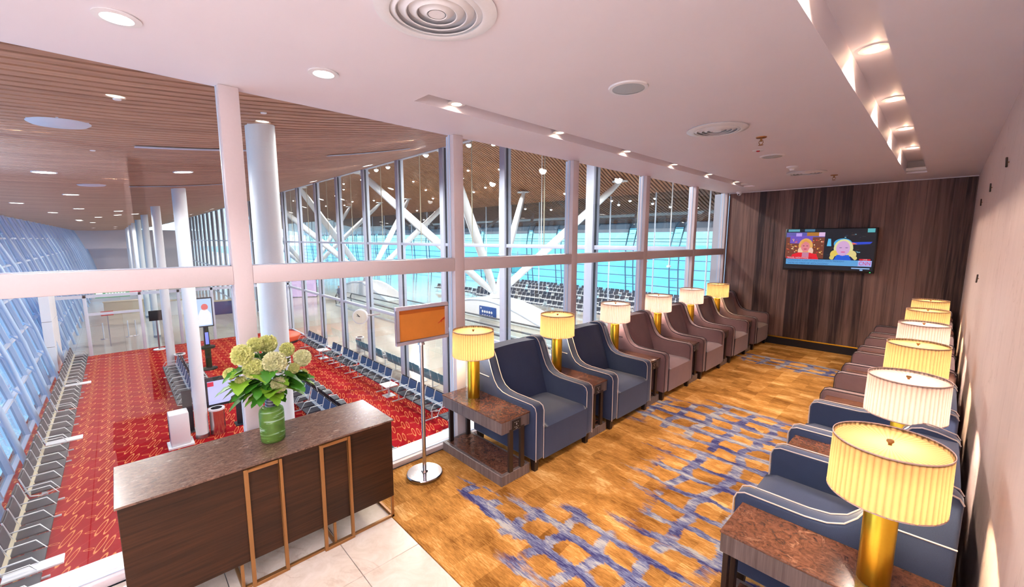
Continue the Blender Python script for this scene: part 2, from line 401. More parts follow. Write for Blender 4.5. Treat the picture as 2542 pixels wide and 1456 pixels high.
# ceiling with two light slots (left x -2.62..-2.435 ; right x -.50..-.287)
cb = MB(); SL = (-2.622, -2.437, 1.575, 8.25); SR = (-.500, -.287, -3.2, 8.25); ZT = 3.10
XL, XRR, YB, YF = XW-.08, 3.2, -4.6, D+.2
for (a, b_, c_, d_) in ((XL, SL[0], YB, YF), (SL[0], SL[1], YB, SL[2]), (SL[0], SL[1], SL[3], YF), (SL[1], SR[0], YB, YF), (SR[0], SR[1], YB, SR[2]), (SR[0], SR[1], SR[3], YF), (SR[1], XR, YB, YF), (XR, XRR, YB, 0.2)):
    cb.box(a, b_, c_, d_, H, ZT+.08)
for S in (SL, SR): cb.box(S[0], S[1], S[2], S[3], ZT, ZT+.08)
ceiling = setting('ceiling', cb, M['ceil'])
setting('trim_1', MB().box(SR[0], SR[1], 8.1, 8.25, 2.96, 3.0).box(SL[0], SL[1], 8.1, 8.25, 2.96, 3.0), M['white'])
setting('wall_right', MB().box(XR, XR+.12, .2, D+.2, 0, H), M['wall'])
setting('wall_right_return', MB().box(XR, 3.2, .2, .32, 0, H), M['wall'])
setting('wall_side', MB().box(3.2, 3.3, -4.6, .3, 0, H), M['wall'])
setting('wall_back', MB().box(XW, 3.2, -4.7, -4.6, 0, H), M['wall'])
wall_end = setting('wall_end', MB().box(XW, XR, D+.02, D+.2, 0, H), M['mull_dk'])
xx = XW+.02
k = 0
while xx < XR-.01:
    wd = R.choice((.09, .12, .12, .15, .18)); xe = min(xx+wd, XR)
    MB().box(xx+.0008, xe-.0008, D-R.choice((0, .001, .002)), D+.02, .155, H-.01).build('plank', M['plank'], wall_end); xx = xe; k += 1
setting('baseboard_end', MB().box(XW, XR, D-.015, D+.02, 0, .135), M['kick'])
setting('trim_2', MB().box(XW, XR, D-.02, D+.015, .135, .156), M['brass'], bevel=.003)
setting('trim_3', MB().box(XW, XR, D-.03, D+.01, H-.012, H), M['white'])
# ---- window wall towards the concourse
win = sroot('window_1')
posts = [.542+1.75*i for i in range(-3, 5)] + [9.06]
for i, py in enumerate(posts):
    wd = .11 if py < 9 else .10
    p_ = MB().box(XW-.10, XW, py, py+wd, 0, H).build('window_post', M['frame'], win, bevel=.006)
    MB().box(XW-.135, XW-.10, py+.012, py+wd-.012, -.05, H).build('outer_post', M['frame_out'], win, bevel=.006)
for i in range(len(posts)-1):
    a, b_ = posts[i]+.11, posts[i+1]
    MB().box(XW-.10, XW-.002, a, b_, 1.705, 1.825).build('transom', M['frame'], win, bevel=.005)
    MB().box(XW-.10, XW-.01, a, b_, 0, .045).build('window_sill', M['frame'], win, bevel=.004)
    MB().box(XW-.28, XW-.10, a-.11, b_, -.05, .03).build('outer_sill', M['white'], win, bevel=.004)
    for (z0, z1) in ((.045, 1.705), (1.825, H)):
        MB().add([(XW-.06, a, z0), (XW-.06, b_, z0), (XW-.06, b_, z1), (XW-.06, a, z1)], [(0, 1, 2, 3)]).build('pane', M['glass'], win)
        g = MB().box(XW-.07, XW-.05, a, a+.005, z0, z1).box(XW-.07, XW-.05, b_-.005, b_, z0, z1).box(XW-.07, XW-.05, a, b_, z0, z0+.005)
        g.build('gasket', M['frame_out'], win)
setting('wall_mezzanine', MB().box(XW-.30, XW-.28, -4.6, 8.2, F, -.05).box(XW-.30, XW, -4.6, 9.4, -.3, -.05), M['ceil_out'])
setting('wall_fascia', MB().box(XW-.30, XW-.16, -4.6, 45, 3.14, 9.0).box(XW-.30, XW-.16, 9.2, 45, F, H), M['ceil_out'])
# ================================================================== ARMCHAIRS  (local: front at x=0 facing +x, y centred)
AW = .41
prof = [(0, .11), (0, .55), (-.012, .588), (-.05, .603), (-.16, .604), (-.33, .606), (-.42, .618), (-.485, .648), (-.53, .70), (-.565, .77), (-.605, .87), (-.63, .925), (-.66, .958), (-.70, .972), (-.76, .966), (-.835, .945), (-.85, .92), (-.85, .11)]
def armchair(name, fab, pip, label, group):
    t = thing(name, label, 'armchair', (0, 0, 0), 0, group)
    for s_ in (1, -1):
        o = MB().prism(prof, s_*(AW-.105), s_*AW, 'y').build('arm', fab, t, bevel=.018, seg=3)
        pp = MB()
        e = [q for q in prof[:-1]]
        for yy in (AW-.004, AW-.101):
            path = [(q[0]+.003 if i < 2 else q[0], s_*yy, q[1]+(.003 if i > 2 else 0)) for i, q in enumerate(e)]
            pp.tube(path, .0038, 5)
        pp.tube([(-.60, s_*(AW+.001), .72), (-.85, s_*(AW+.001), .725)], .004, 5)
        pp.build('piping', pip, o)
    # seat with a crowned top
    sc_ = MB(); nx, ny = 10, 10; yw = AW-.106; vs = []
    for i in range(nx+1):
        for j in range(ny+1):
            u = i/nx; v = j/ny*2-1
            cr_ = .022*(1-v**4)*(1-(2*u-1)**4)
            xq = .012-.60*u; zq = .415+cr_-.006*u
            if i == 0: zq -= .022
            vs.append((xq - (0 if i else -.004), v*yw, zq))
    fs = [(i*(ny+1)+j, i*(ny+1)+j+1, (i+1)*(ny+1)+j+1, (i+1)*(ny+1)+j) for i in range(nx) for j in range(ny)]
    sc_.add(vs, fs, True)
    sc_.add([(.016, -yw, .393), (.016, yw, .393), (.010, yw, .11), (.010, -yw, .11)], [(0, 1, 2, 3)])
    sc_.box(-.60, .008, -yw, yw, .11, .385)
    sc_.build('seat', fab, t, recalc=False)
    bk = MB(); vs = []
    for i in range(9):
        for j in range(9):
            u = i/8; v = j/8*2-1; cr_ = .02*(1-v**4)*(1-(2*u-1)**4)
            vs.append((-.50-.185*u+cr_, v*yw, .40+.545*u+.012*(1-v*v)*(u**3)))
    bk.add(vs, [(i*9+j, i*9+j+1, (i+1)*9+j+1, (i+1)*9+j) for i in range(8) for j in range(8)], True)
    top = [vs[8*9+j] for j in range(9)]
    rear = [(-.84, q[1], q[2]-.005) for q in top]
    bk.add(top+rear, [(j, j+1, 10+j, 9+j) for j in range(8)], True)
    bk.add([(-.84, -yw, .945), (-.84, yw, .945), (-.845, yw, .11), (-.845, -yw, .11)], [(0, 1, 2, 3)])
    bk.build('backrest', fab, t, recalc=False)
    for lx in (-.05, -.79):
        for s_ in (1, -1):
            q = MB(); a = .028; c_ = s_*(AW-.045)
            vs = [(lx-a, c_-a, .115), (lx+a, c_-a, .115), (lx+a, c_+a, .115), (lx-a, c_+a, .115), (lx-.02, c_-.02, 0), (lx+.02, c_-.02, 0), (lx+.02, c_+.02, 0), (lx-.02, c_+.02, 0)]
            q.add(vs, [(0, 1, 2, 3), (7, 6, 5, 4), (0, 4, 5, 1), (1, 5, 6, 2), (2, 6, 7, 3), (3, 7, 4, 0)]).build('leg', M['dkwood'], t)
    return t
PT = 1.165
navy0 = armchair('armchair', M['navy'], M['pipew'], 'navy armchair with pale piping in window row, nearest the sign stand', 'armchairs along the window')
mauve0 = armchair('armchair', M['mauve'], M['piped'], 'mauve armchair with dark piping in window row, right after the navy pair', 'armchairs along the window')
wl = ['', 'navy armchair with pale piping in window row, second from the camera', '', 'mauve armchair in window row, second of the four mauve ones', 'mauve armchair in window row, third of the four mauve ones', 'mauve armchair in window row, farthest, in corner by the panelled wall']
rl = ['navy armchair with pale piping against right wall, nearest the camera', 'navy armchair against right wall, second from the camera', 'mauve armchair against right wall, nearest of the four mauve ones', 'mauve armchair against right wall, second of the four mauve ones', 'mauve armchair against right wall, third of the four mauve ones', 'mauve armchair against right wall, farthest, beside the panelled wall']
navy0.location = (-2.262, 2.855, 0); mauve0.location = (-2.262, 2.855+2*PT, 0)
for i in (1, 3, 4, 5): dup(navy0 if i < 2 else mauve0, (-2.262, 2.855+PT*i, 0), 0, wl[i])
for i in range(6): dup(navy0 if i < 2 else mauve0, (-.70, 2.825+PT*i, 0), PI, rl[i], 'armchairs along the right wall')
# ================================================================== SIDE TABLES (front at x=0, extends to -x)
def side_table():
    t = thing('side_table', 'side table with brown marble top beside the sign stand, nearest in window row', 'side table', (0, 0, 0), 0, 'side tables in the window row')
    hw = .165; dp = .835
    MB().box(-dp, 0, -hw, hw, .542, .555).build('tabletop', M['stone'], t, bevel=.003, seg=1)
    MB().box(-dp+.004, -.004, -hw+.004, hw-.004, .44, .542).build('apron', M['tapron'], t, bevel=.003, seg=1)
    MB().box(-dp, .0, -hw, hw, 0, .09).build('plinth', M['tapron'], t, bevel=.004, seg=1)
    MB().box(-dp+.03, -.03, -hw+.03, hw-.03, .09, .094).build('shelf', M['stone'], t)
    for (lx, ly) in ((-.005, -.055), (-.005, .075), (-dp+.06, -.10), (-dp+.06, .10)):
        MB().box(lx-.022, lx+.004, ly-.022, ly+.022, 0 if lx > -.1 else .09, .46).build('leg', M['dkwood'], t, bevel=.002, seg=1)
    s_ = MB().box(-.004, .004, -.05, .05, .448, .532).build('socket_plate', M['black'], t, bevel=.002, seg=1)
    q = MB()
    for dz in (.515, .475):
        for dy in (-.025, -.008, .012): q.box(.0035, .0048, dy, dy+.009, dz-.004, dz)
    q.box(.0035, .0048, -.012, .012, .457, .461); q.box(.0035, .0048, -.004, .004, .488, .503)
    q.build('socket_marking', M['alu'], s_)
    return t
tb = side_table(); tb.location = (-2.318, 2.272, 0)
tl = ['', 'side table with marble top between the two navy armchairs, window row', 'side table between navy and mauve armchairs, window row', 'side table between first and second mauve armchairs, window row', 'side table between second and third mauve armchairs, window row', 'side table between third and fourth mauve armchairs, window row']
trl = ['side table with brown marble top in lower right foreground', 'side table between the two navy armchairs along right wall', 'side table between navy and mauve armchairs along right wall', 'side table between first and second mauve armchairs, right wall', 'side table between second and third mauve armchairs, right wall', 'side table between third and fourth mauve armchairs, right wall']
for i in range(1, 6): dup(tb, (-2.318, 2.272+PT*i, 0), 0, tl[i])
for i in range(6): dup(tb, (-.655, 2.242+PT*i, 0), PI, trl[i], 'side tables along the right wall')
# ================================================================== TABLE LAMPS
def table_lamp(mat, label):
    t = thing('table_lamp', label, 'lamp', (0, 0, 0), 0, 'table lamps in the window row')
    MB().lathe([(0, 0), (.054, 0), (.056, .004), (.056, .352), (.052, .358), (0, .358)], n=36).build('base', M['brass'], t)
    MB().cyl((0, 0, .358), (0, 0, .60), .009, n=10).cyl((0, 0, .358), (0, 0, .385), .022, .018, 14).build('stem', M['bronze'], t)
    n = 216; pl = 54
    fr_ = lambda a: 1 + .024*abs(math.sin(a*pl/2)) + .006*math.sin(a*17)
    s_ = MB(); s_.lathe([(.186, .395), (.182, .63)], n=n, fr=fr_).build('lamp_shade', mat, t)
    sh = [c for c in t.children if c.name.startswith('lamp_shade')][0]
    for (rr, zz) in ((.188, .393), (.185, .628)): MB().lathe([(rr, zz), (rr+.0025, zz), (rr+.0025, zz+.005), (rr, zz+.005), (rr, zz)], n=72).build('shade_rim', M['rim'], sh)
    MB().disc((0, 0, .616), .179, 48).build('shade_diffuser', M['diffY'] if mat is M['shadeY'] else M['diffP'], sh)
    MB().lathe([(0, .638), (.011, .637), (.013, .63), (.006, .622), (.006, .61)], n=14).build('finial', M['bronze'], t)
    return t
lampY = table_lamp(M['shadeY'], 'brass table lamp, warm pleated shade, on table beside the sign stand')
lampP = table_lamp(M['shadeP'], 'brass table lamp, rosy shade, on third window row table')
LLb = ['', 'brass table lamp between the two navy window row armchairs', '', 'brass table lamp, rosy shade, on fourth window row table', 'brass table lamp, rosy shade, on fifth window row table', 'brass table lamp, yellow shade, farthest in the window row']
LRb = ['largest brass table lamp, yellow pleated shade, in the right foreground', 'brass table lamp, pinkish shade, second from camera along right wall', 'brass table lamp, warm shade, third from camera along right wall', 'brass table lamp, pinkish shade, fourth from camera along right wall', 'brass table lamp, yellow shade, fifth from camera along right wall', 'brass table lamp, yellow shade, farthest along right wall by panelled wall']
kindL = 'YYPPPY'; kindR = 'YPYPYY'
done = {'Y': False, 'P': False}
for i in range(6):
    for side in 'LR':
        kd = (kindL if side == 'L' else kindR)[i]; src = lampY if kd == 'Y' else lampP
        loc = (-2.905, 2.293+PT*i+(.02 if i else 0), .555) if side == 'L' else (-.085, 2.225+PT*i, .555)
        if side == 'L' and i == 0: lampY.location = loc
        elif side == 'L' and i == 2: lampP.location = loc
        else: dup(src, loc, R.uniform(0, .1), (LLb if side == 'L' else LRb)[i], None if side == 'L' else 'table lamps along the right wall')
        light('bulb', 'POINT', (loc[0], loc[1], loc[2]+.47), K['bulb'], (1, .78, .48) if kd == 'Y' else (1, .80, .66), .035)
# ================================================================== CONSOLE, VASE, FLOWERS
t = thing('console_table', 'long dark wood console with granite top by the window', 'console', (-2.6, 0, 0))
MB().box(-.49, .013, -.11, 1.322, .728, .74).build('tabletop', M['deskstone'], t, bevel=.002, seg=1)
MB().box(-.475, 0, -.10, 1.31, .16, .728).build('cabinet_body', M['deskw'], t, bevel=.003, seg=1)
for a in (.41, .815):
    q = MB(); b_ = a+.195
    q.box(.001, .018, a, a+.02, .0, .722).box(.001, .018, b_-.02, b_, 0, .722).box(.001, .018, a+.02, b_-.02, .702, .722).box(.001, .018, a+.02, b_-.02, 0, .02)
    q.build('front_frame', M['bronze'], t, bevel=.002, seg=1)
q = MB(); e = .016
for yy in (-.06, .36, .88, 1.29):
    for xq in (-.46, -.016): q.box(xq, xq+e, yy, yy+e, 0, .16)
    q.box(-.46, 0, yy, yy+e, 0, e)
for xq in (-.46, -.016): q.box(xq, xq+e, -.06, 1.306, 0, e)
q.build('base_frame', M['bronze'], t)
vx, vy, vz = -2.84, .625, .74
m, b = newmat('green_swirl_glass'); p, x, y, z = coords('object')
n1 = noise(comb(x*4, y*4, z*38), 1.6, 3, .5, .8)
swirl = ss(n1, .56, .66)*(1.0-ss(z, .13, .26)*.7)
X.nt.links.new(mixc(swirl, mixc(noise(p, 14, 2), rgb(96, 150, 84), rgb(168, 200, 96)), rgb(190, 214, 206)), b.inputs['Base Color'])
b.inputs['Roughness'].default_value = .08
tr = X.nt.nodes.new('ShaderNodeBsdfTransparent'); tr.inputs[0].default_value = (.50, .74, .38, 1); ms = X.nt.nodes.new('ShaderNodeMixShader')
X.nt.links.new(cl(swirl*.5 + .38).k, ms.inputs[0]); X.nt.links.new(tr.outputs[0], ms.inputs[1]); X.nt.links.new(b.outputs[0], ms.inputs[2]); X.nt.links.new(ms.outputs[0], X.nt.nodes['Material Output'].inputs[0])
M['vglass'] = m
m, b = newmat('blue_swirl_glass'); p, x, y, z = coords('object')
s1 = ss(sn(z*330 + x*90), .2, .8)
X.nt.links.new(mixc(s1*.7, rgb(38, 48, 70), rgb(150, 166, 190)), b.inputs['Base Color']); b.inputs['Roughness'].default_value = .1; M['vneck'] = m
t = thing('vase', 'green swirled glass bottle vase with dark neck on the console', 'vase', (vx, vy, vz))
MB().lathe([(0, .002), (.060, .0), (.068, .008), (.070, .05), (.070, .185), (.066, .205), (.050, .220), (.034, .226), (.030, .222), (.046, .212), (.062, .196), (.064, .18), (.064, .014), (0, .010)], n=40).build('body', M['vglass'], t)
MB().lathe([(.034, .222), (.032, .24), (.031, .285), (.033, .296), (.029, .296), (.027, .28), (.028, .226)], n=28).build('neck', M['vneck'], t)
def petal(name, c):
    m, b = newmat(name); n = X.nt; p, x, y, z = coords('object'); cc = mixc(noise(p, 40, 2), c, tuple(v*.82 for v in c[:3])+(1,))
    t = n.nodes.new('ShaderNodeBsdfTranslucent'); ms = n.nodes.new('ShaderNodeMixShader'); ms.inputs[0].default_value = .2
    n.links.new(cc, b.inputs['Base Color']); n.links.new(cc, t.inputs[0]); b.inputs['Roughness'].default_value = .6
    n.links.new(b.outputs[0], ms.inputs[1]); n.links.new(t.outputs[0], ms.inputs[2]); n.links.new(ms.outputs[0], n.nodes['Material Output'].inputs[0]); return m
M['petal'] = petal('lime_cream_petal', (.96, .98, .42, 1)); M['petal2'] = petal('pale_cream_petal', (.98, .98, .60, 1))
M['leaf'] = plain('green_leaf', (62, 128, 34), .45, grain=.45, gs=14)
M['leaf2'] = plain('light_green_leaf', (128, 178, 48), .5, grain=.3, gs=14)
M['stem'] = plain('green_stem', (110, 140, 60), .5)
def leaf(mb, p, d, L, W, droop=.3):
    p = Vector(p); d = Vector(d).normalized(); sd = d.cross(Vector((0, 0, 1))).normalized(); upv = sd.cross(d)
    rows = 11; vs = []
    for i in range(rows):
        u = i/(rows-1); w_ = W*math.sin(PI*min(1, u*.93+.07))**.75*(1+.16*((i % 2)*2-1)) if 0 < i < rows-1 else .002
        c = p + d*L*u + Vector((0, 0, -droop*L*u*u)) + upv*.0
        for sx_ in (-1, 0, 1): vs.append(c + sd*sx_*w_*.5 + upv*(abs(sx_)*w_*.16))
    fs = []
    for i in range(rows-1):
        for j in range(2): fs.append((i*3+j, i*3+j+1, i*3+3+j+1, i*3+3+j))
    mb.add(vs, fs, True)
def bloom(mb, c, r, n):
    c = Vector(c)
    for i in range(n):
        z_ = 1-2*(i+.5)/n; ph = i*2.39996; rr = math.sqrt(max(0, 1-z_*z_)); d = Vector((rr*math.cos(ph), rr*math.sin(ph), z_))
        a = d.orthogonal().normalized(); b_ = d.cross(a); th = R.uniform(0, PI); s_ = r*R.uniform(.24, .33); cc_ = c + d*r*R.uniform(.82, 1.0)
        a2 = a*math.cos(th)+b_*math.sin(th); b2 = d.cross(a2)
        vs = [cc_ + d*.002]
        for q in range(8):
            rad = s_*(1.0 if q % 2 == 0 else .4); an = q*PI/4
            vs.append(cc_ + a2*math.cos(an)*rad + b2*math.sin(an)*rad + d*(s_*.18 if q % 2 == 0 else -.06))
        mb.add(vs, [(0, 1+q, 1+(q+1) % 8) for q in range(8)], False)
    mb.lathe([(0.001, -r*.84), (r*.6, -r*.6), (r*.84, 0), (r*.6, r*.6), (.001, r*.84)], c, 12)
FL = [(.487, 1.325, -2.80, .048, 'large head, upper left of the bouquet'), (.578, 1.352, -2.90, .036, 'head at the top, left of centre'), (.655, 1.335, -2.95, .045, 'head at the top centre, behind the largest'),
      (.752, 1.290, -2.90, .036, 'head at upper right'), (.824, 1.232, -2.84, .043, 'head farthest right'), (.535, 1.238, -2.78, .045, 'head left of the largest one'),
      (.640, 1.262, -2.74, .053, 'largest head, at the centre front'), (.655, 1.118, -2.74, .037, 'low head just above the vase neck'), (.428, 1.215, -2.84, .028, 'small head farthest left'),
      (.600, 1.205, -2.80, .030, 'small head below the largest'), (.835, 1.115, -2.88, .020, 'tiny head at lower right'), (.760, 1.185, -2.80, .026, 'half open head on the right'), (.470, 1.165, -2.80, .026, 'pale small head at lower left')]
for i, (fy, fz, fx, fr0, desc) in enumerate(FL):
    t = thing('hydrangea', 'lime green hydrangea, %s' % desc, 'flower', (vx, vy, vz+.29), 0, 'hydrangeas in the green vase')
    lx, ly, lz = fx-vx, fy-vy, fz-vz-.29
    fr0 *= 1.28; q = MB(); bloom(q, (lx, ly, lz), fr0, int(60+fr0*1300)); q.build('bloom', M['petal2'] if i in (4, 6, 7) else M['petal'], t, recalc=False)
    pts = [(R.uniform(-.01, .01), R.uniform(-.01, .01), -.22), (0, 0, 0), (lx*.35, ly*.35, lz*.55), (lx*.8, ly*.8, lz*.85), (lx, ly, lz-fr0*.6)]
    MB().tube(pts, .0035, 5).build('stem', M['stem'], t)
    for k in range(4):
        u = R.uniform(.35, .85); pp = Vector((lx*u, ly*u, lz*(u**.8)*.9)); an = math.atan2(ly, lx) + R.uniform(-1.3, 1.3)
        q = MB(); leaf(q, pp, (math.cos(an), math.sin(an), R.uniform(-.2, .5)), R.uniform(.12, .18), R.uniform(.075, .11), R.uniform(.2, .6)); q.build('leaf', M['leaf'] if R.random() < .7 else M['leaf2'], t, recalc=False)
q = thing('leafy_sprig', 'spray of broad green leaves hanging over the vase neck', 'foliage', (vx, vy, vz+.29))
for k in range(12):
    an = 2*PI*k/12 + R.uniform(-.2, .2); l_ = MB(); leaf(l_, (.02*math.cos(an), .02*math.sin(an), .01+R.uniform(0, .05)), (math.cos(an), math.sin(an), R.uniform(-.15, .5)), R.uniform(.12, .17), R.uniform(.06, .085), R.uniform(.2, .5))
    l_.build('leaf', M['leaf'] if k % 3 else M['leaf2'], q, recalc=False)
# ================================================================== SIGN STAND
t = thing('sign_stand', 'chrome floor sign stand with an empty orange cork-board frame', 'sign stand', (-2.911, 1.755, 0))
MB().lathe([(0, 0), (.148, 0), (.152, .006), (.152, .022), (.146, .03), (.03, .034), (.024, .05), (0, .05)], n=64, smooth=False).build('base', M['chrome2'], t)
MB().cyl((0, 0, .04), (0, 0, 1.16), .0165, n=20).cyl((0, 0, 1.145), (0, 0, 1.165), .03, .024, 20).build('pole', M['chrome'], t)
q = MB(); a, b_ = -.225, .262; z0, z1 = 1.165, 1.475; fwid = .03
for (y0_, y1_, za, zb_) in ((a, b_, z0, z0+fwid), (a, b_, z1-fwid, z1), (a, a+fwid, z0+fwid, z1-fwid), (b_-fwid, b_, z0+fwid, z1-fwid)): q.box(-.014, .014, y0_, y1_, za, zb_)
q.build('sign_frame', M['signf'], t, bevel=.004)
MB().box(-.006, .004, a+fwid, b_-fwid, z0+fwid, z1-fwid).build('backing_board', plain('orange_board', (206, 126, 46), .55, grain=.1, gs=12), t)
MB().box(.004, .0055, a+fwid, b_-fwid, z1-fwid-.032, z1-fwid).build('tape_strip', plain('brown_tape', (176, 92, 26), .3), t)
M['redmark'] = plain('red_marker', (190, 40, 20), .5)
q = MB()
for (ya, za, yb, zb_) in ((.165, 1.30, .228, 1.335), (.185, 1.315, .23, 1.345), (.195, 1.305, .205, 1.315), (.222, 1.325, .232, 1.34)):
    q.tube([(.005, ya, za), (.005, yb, zb_)], .0025, 4)
q.build('red_scribble', M['redmark'], t)
# ================================================================== TELEVISION
t = thing('television', 'black flat television showing a news broadcast on the panelled wall', 'television', (-1.455, D, 1.83))
x0, x1, z0, z1 = -.655, .655, -.38, .38
MB().box(x0, x1, -.075, -.03, z0, z1).build('housing', M['black'], t, bevel=.006)
MB().box(-.2, .2, -.03, 0, -.15, .15).build('wall_bracket', M['blackm'], t)
SM = {}
def sm(c, s_=1.0):
    s_ *= .40
    key = (c, s_)
    if key not in SM: SM[key] = emis('screen_colour', c, s_)
    return SM[key]
scr = MB().box(x0+.022, x1-.022, -.077, -.075, z0+.035, z1-.015).build('screen', sm((14, 16, 26), .5), t)
sx0, sx1, sz0, sz1 = x0+.022, x1-.022, z0+.035, z1-.015
def SP(u, v, d=0): return (sx0+(sx1-sx0)*u, -.0775-d*.0004, sz1-(sz1-sz0)*v)
pic = MB(); pmats = []
def poly(pts, c, d, s_=.9):
    m_ = sm(c, s_)
    if m_ not in pmats: pmats.append(m_)
    pic.cur = pmats.index(m_); pic.add([SP(u, v, d) for u, v in pts], [tuple(range(len(pts)))])
def rect(u0, u1, v0, v1, c, d, s_=.9): poly([(u0, v0), (u1, v0), (u1, v1), (u0, v1)], c, d, s_)
def ell(cu, cv, ru, rv, c, d, s_=.9, a0=0, a1=2*PI, n=20): poly([(cu+ru*math.cos(a0+(a1-a0)*i/n), cv+rv*math.sin(a0+(a1-a0)*i/n)) for i in range(n)], c, d, s_)
rect(0, 1, 0, 1, (10, 18, 30), 0); rect(.02, .16, .0, .06, (90, 160, 180), 1); rect(.22, .34, 0, .06, (70, 120, 150), 1)
rect(.0, .46, .08, .73, (120, 60, 40), 1); rect(0, .46, .08, .2, (96, 90, 170), 2); rect(.05, .32, .16, .36, (110, 80, 190), 3); rect(.12, .19, .1, .18, (190, 160, 240), 4); rect(.39, .46, .08, .18, (226, 190, 230), 4); rect(.25, .39, .08, .17, (176, 116, 40), 4)
for i in range(70):
    u = R.uniform(.005, .44); v = R.uniform(.24, .62)
    if .14 < u < .32 and v > .2: continue
    rect(u, min(.46, u+R.uniform(.01, .03)), v, v+R.uniform(.008, .025), R.choice([(250, 200, 110), (240, 120, 60), (230, 60, 50), (255, 230, 190), (200, 120, 40)]), 5+i*.02)
poly([(.07, .76), (.09, .64), (.16, .59), (.3, .59), (.38, .63), (.41, .76)], (232, 18, 40), 8)
poly([(.21, .58), (.29, .58), (.29, .71), (.21, .71)], (200, 130, 160), 8.6)
ell(.245, .42, .085, .19, (232, 170, 90), 7); ell(.185, .55, .03, .09, (240, 200, 170), 7.5); ell(.31, .55, .03, .09, (240, 200, 180), 7.5)
ell(.243, .44, .052, .13, (226, 130, 140), 9); ell(.244, .50, .02, .012, (180, 40, 80), 10); ell(.222, .42, .012, .008, (90, 50, 60), 10); ell(.264, .42, .012, .008, (90, 50, 60), 10); poly([(.2, .38), (.24, .30), (.29, .36), (.3, .33), (.24, .25), (.19, .33)], (226, 160, 70), 10)
for i in range(26):
    u = R.uniform(.49, .96); v = R.uniform(.05, .7); rect(u, u+R.uniform(.01, .05), v, v+R.uniform(.005, .02), R.choice([(60, 70, 80), (90, 60, 50), (120, 180, 200), (40, 60, 90)]), 2+i*.02)
rect(.91, .985, .0, .09, (90, 180, 190), 3); poly([(.50, .24), (.53, .24), (.54, .42), (.49, .42)], (90, 190, 240), 3); poly([(.76, .32), (.97, .31), (.95, .36), (.80, .38)], (30, 70, 210), 3); poly([(.75, .32), (.82, .36), (.77, .38)], (240, 110, 90), 4)
ell(.665, .36, .10, .13, (60, 170, 230), 4); ell(.675, .47, .105, .22, (226, 222, 160), 5); ell(.58, .62, .045, .1, (230, 200, 90), 5.5); ell(.77, .62, .05, .1, (226, 210, 140), 5.5); ell(.56, .70, .03, .05, (220, 200, 110), 6); ell(.80, .70, .03, .05, (220, 206, 130), 6)
poly([(.57, .76), (.59, .66), (.76, .66), (.81, .76)], (16, 30, 80), 6.5); poly([(.58, .76), (.61, .63), (.74, .63), (.77, .76)], (20, 90, 220), 7)
ell(.672, .47, .075, .18, (214, 170, 216), 8); ell(.675, .56, .025, .012, (220, 70, 140), 9); ell(.645, .455, .016, .008, (110, 90, 140), 9); ell(.71, .455, .016, .008, (110, 90, 140), 9)
rect(.02, .985, .755, .895, (96, 168, 226), 11, .85); rect(.845, .985, .755, .89, (172, 178, 240), 12, .9); rect(.855, .97, .715, .75, (214, 20, 50), 12); rect(.02, .33, .70, .75, (200, 16, 40), 11); rect(.78, .97, .93, .955, (150, 190, 240), 12); rect(.87, .90, .965, .995, (150, 190, 240), 12)
pic.build('broadcast_picture', pmats, scr, recalc=False)
def text(s_, name, size, parent, loc, rot, mat, align='LEFT', sx_=1.0):
    c = bpy.data.curves.new(name, 'FONT'); c.body = s_; c.size = size; c.align_x = align; c.align_y = 'CENTER'; c.materials.append(mat)
    tmp = bpy.data.objects.new('tmp_text', c); COL.objects.link(tmp); bpy.context.view_layer.update()
    me = bpy.data.meshes.new_from_object(tmp.evaluated_get(bpy.context.evaluated_depsgraph_get())); bpy.data.objects.remove(tmp); me.name = name
    o = bpy.data.objects.new(name, me); COL.objects.link(o); o.parent = parent; o.location = loc; o.rotation_euler = rot; o.scale = (sx_, 1, 1); return o
RT = (PI/2, 0, 0)
text('TRAVEL NIGHTMARE', 'caption_text', .044, scr, SP(.03, .725, 14), RT, sm((250, 200, 220), .9), sx_=.8)
text('INDEPENDENT FLIGHT ATTENDANTS UNION PRESIDENT', 'caption_text', .038, scr, SP(.035, .79, 14), RT, sm((30, 90, 170), .6), sx_=.86)
text('"WE\'RE SO TIRED OF APOLOGIZING"', 'caption_text', .044, scr, SP(.035, .86, 14), RT, sm((30, 90, 170), .6), sx_=.86)
text('CNN', 'logo_text', .085, scr, SP(.915, .825, 14), RT, sm((214, 20, 110), .9), 'CENTER', .8)
text('LIVE', 'caption_text', .03, scr, SP(.915, .733, 14), RT, sm((255, 210, 220), .9), 'CENTER')
MB().box(.595, .61, -.078, -.075, z0+.012, z0+.018).build('standby_light', emis('green_led', (60, 255, 120), 2), t)
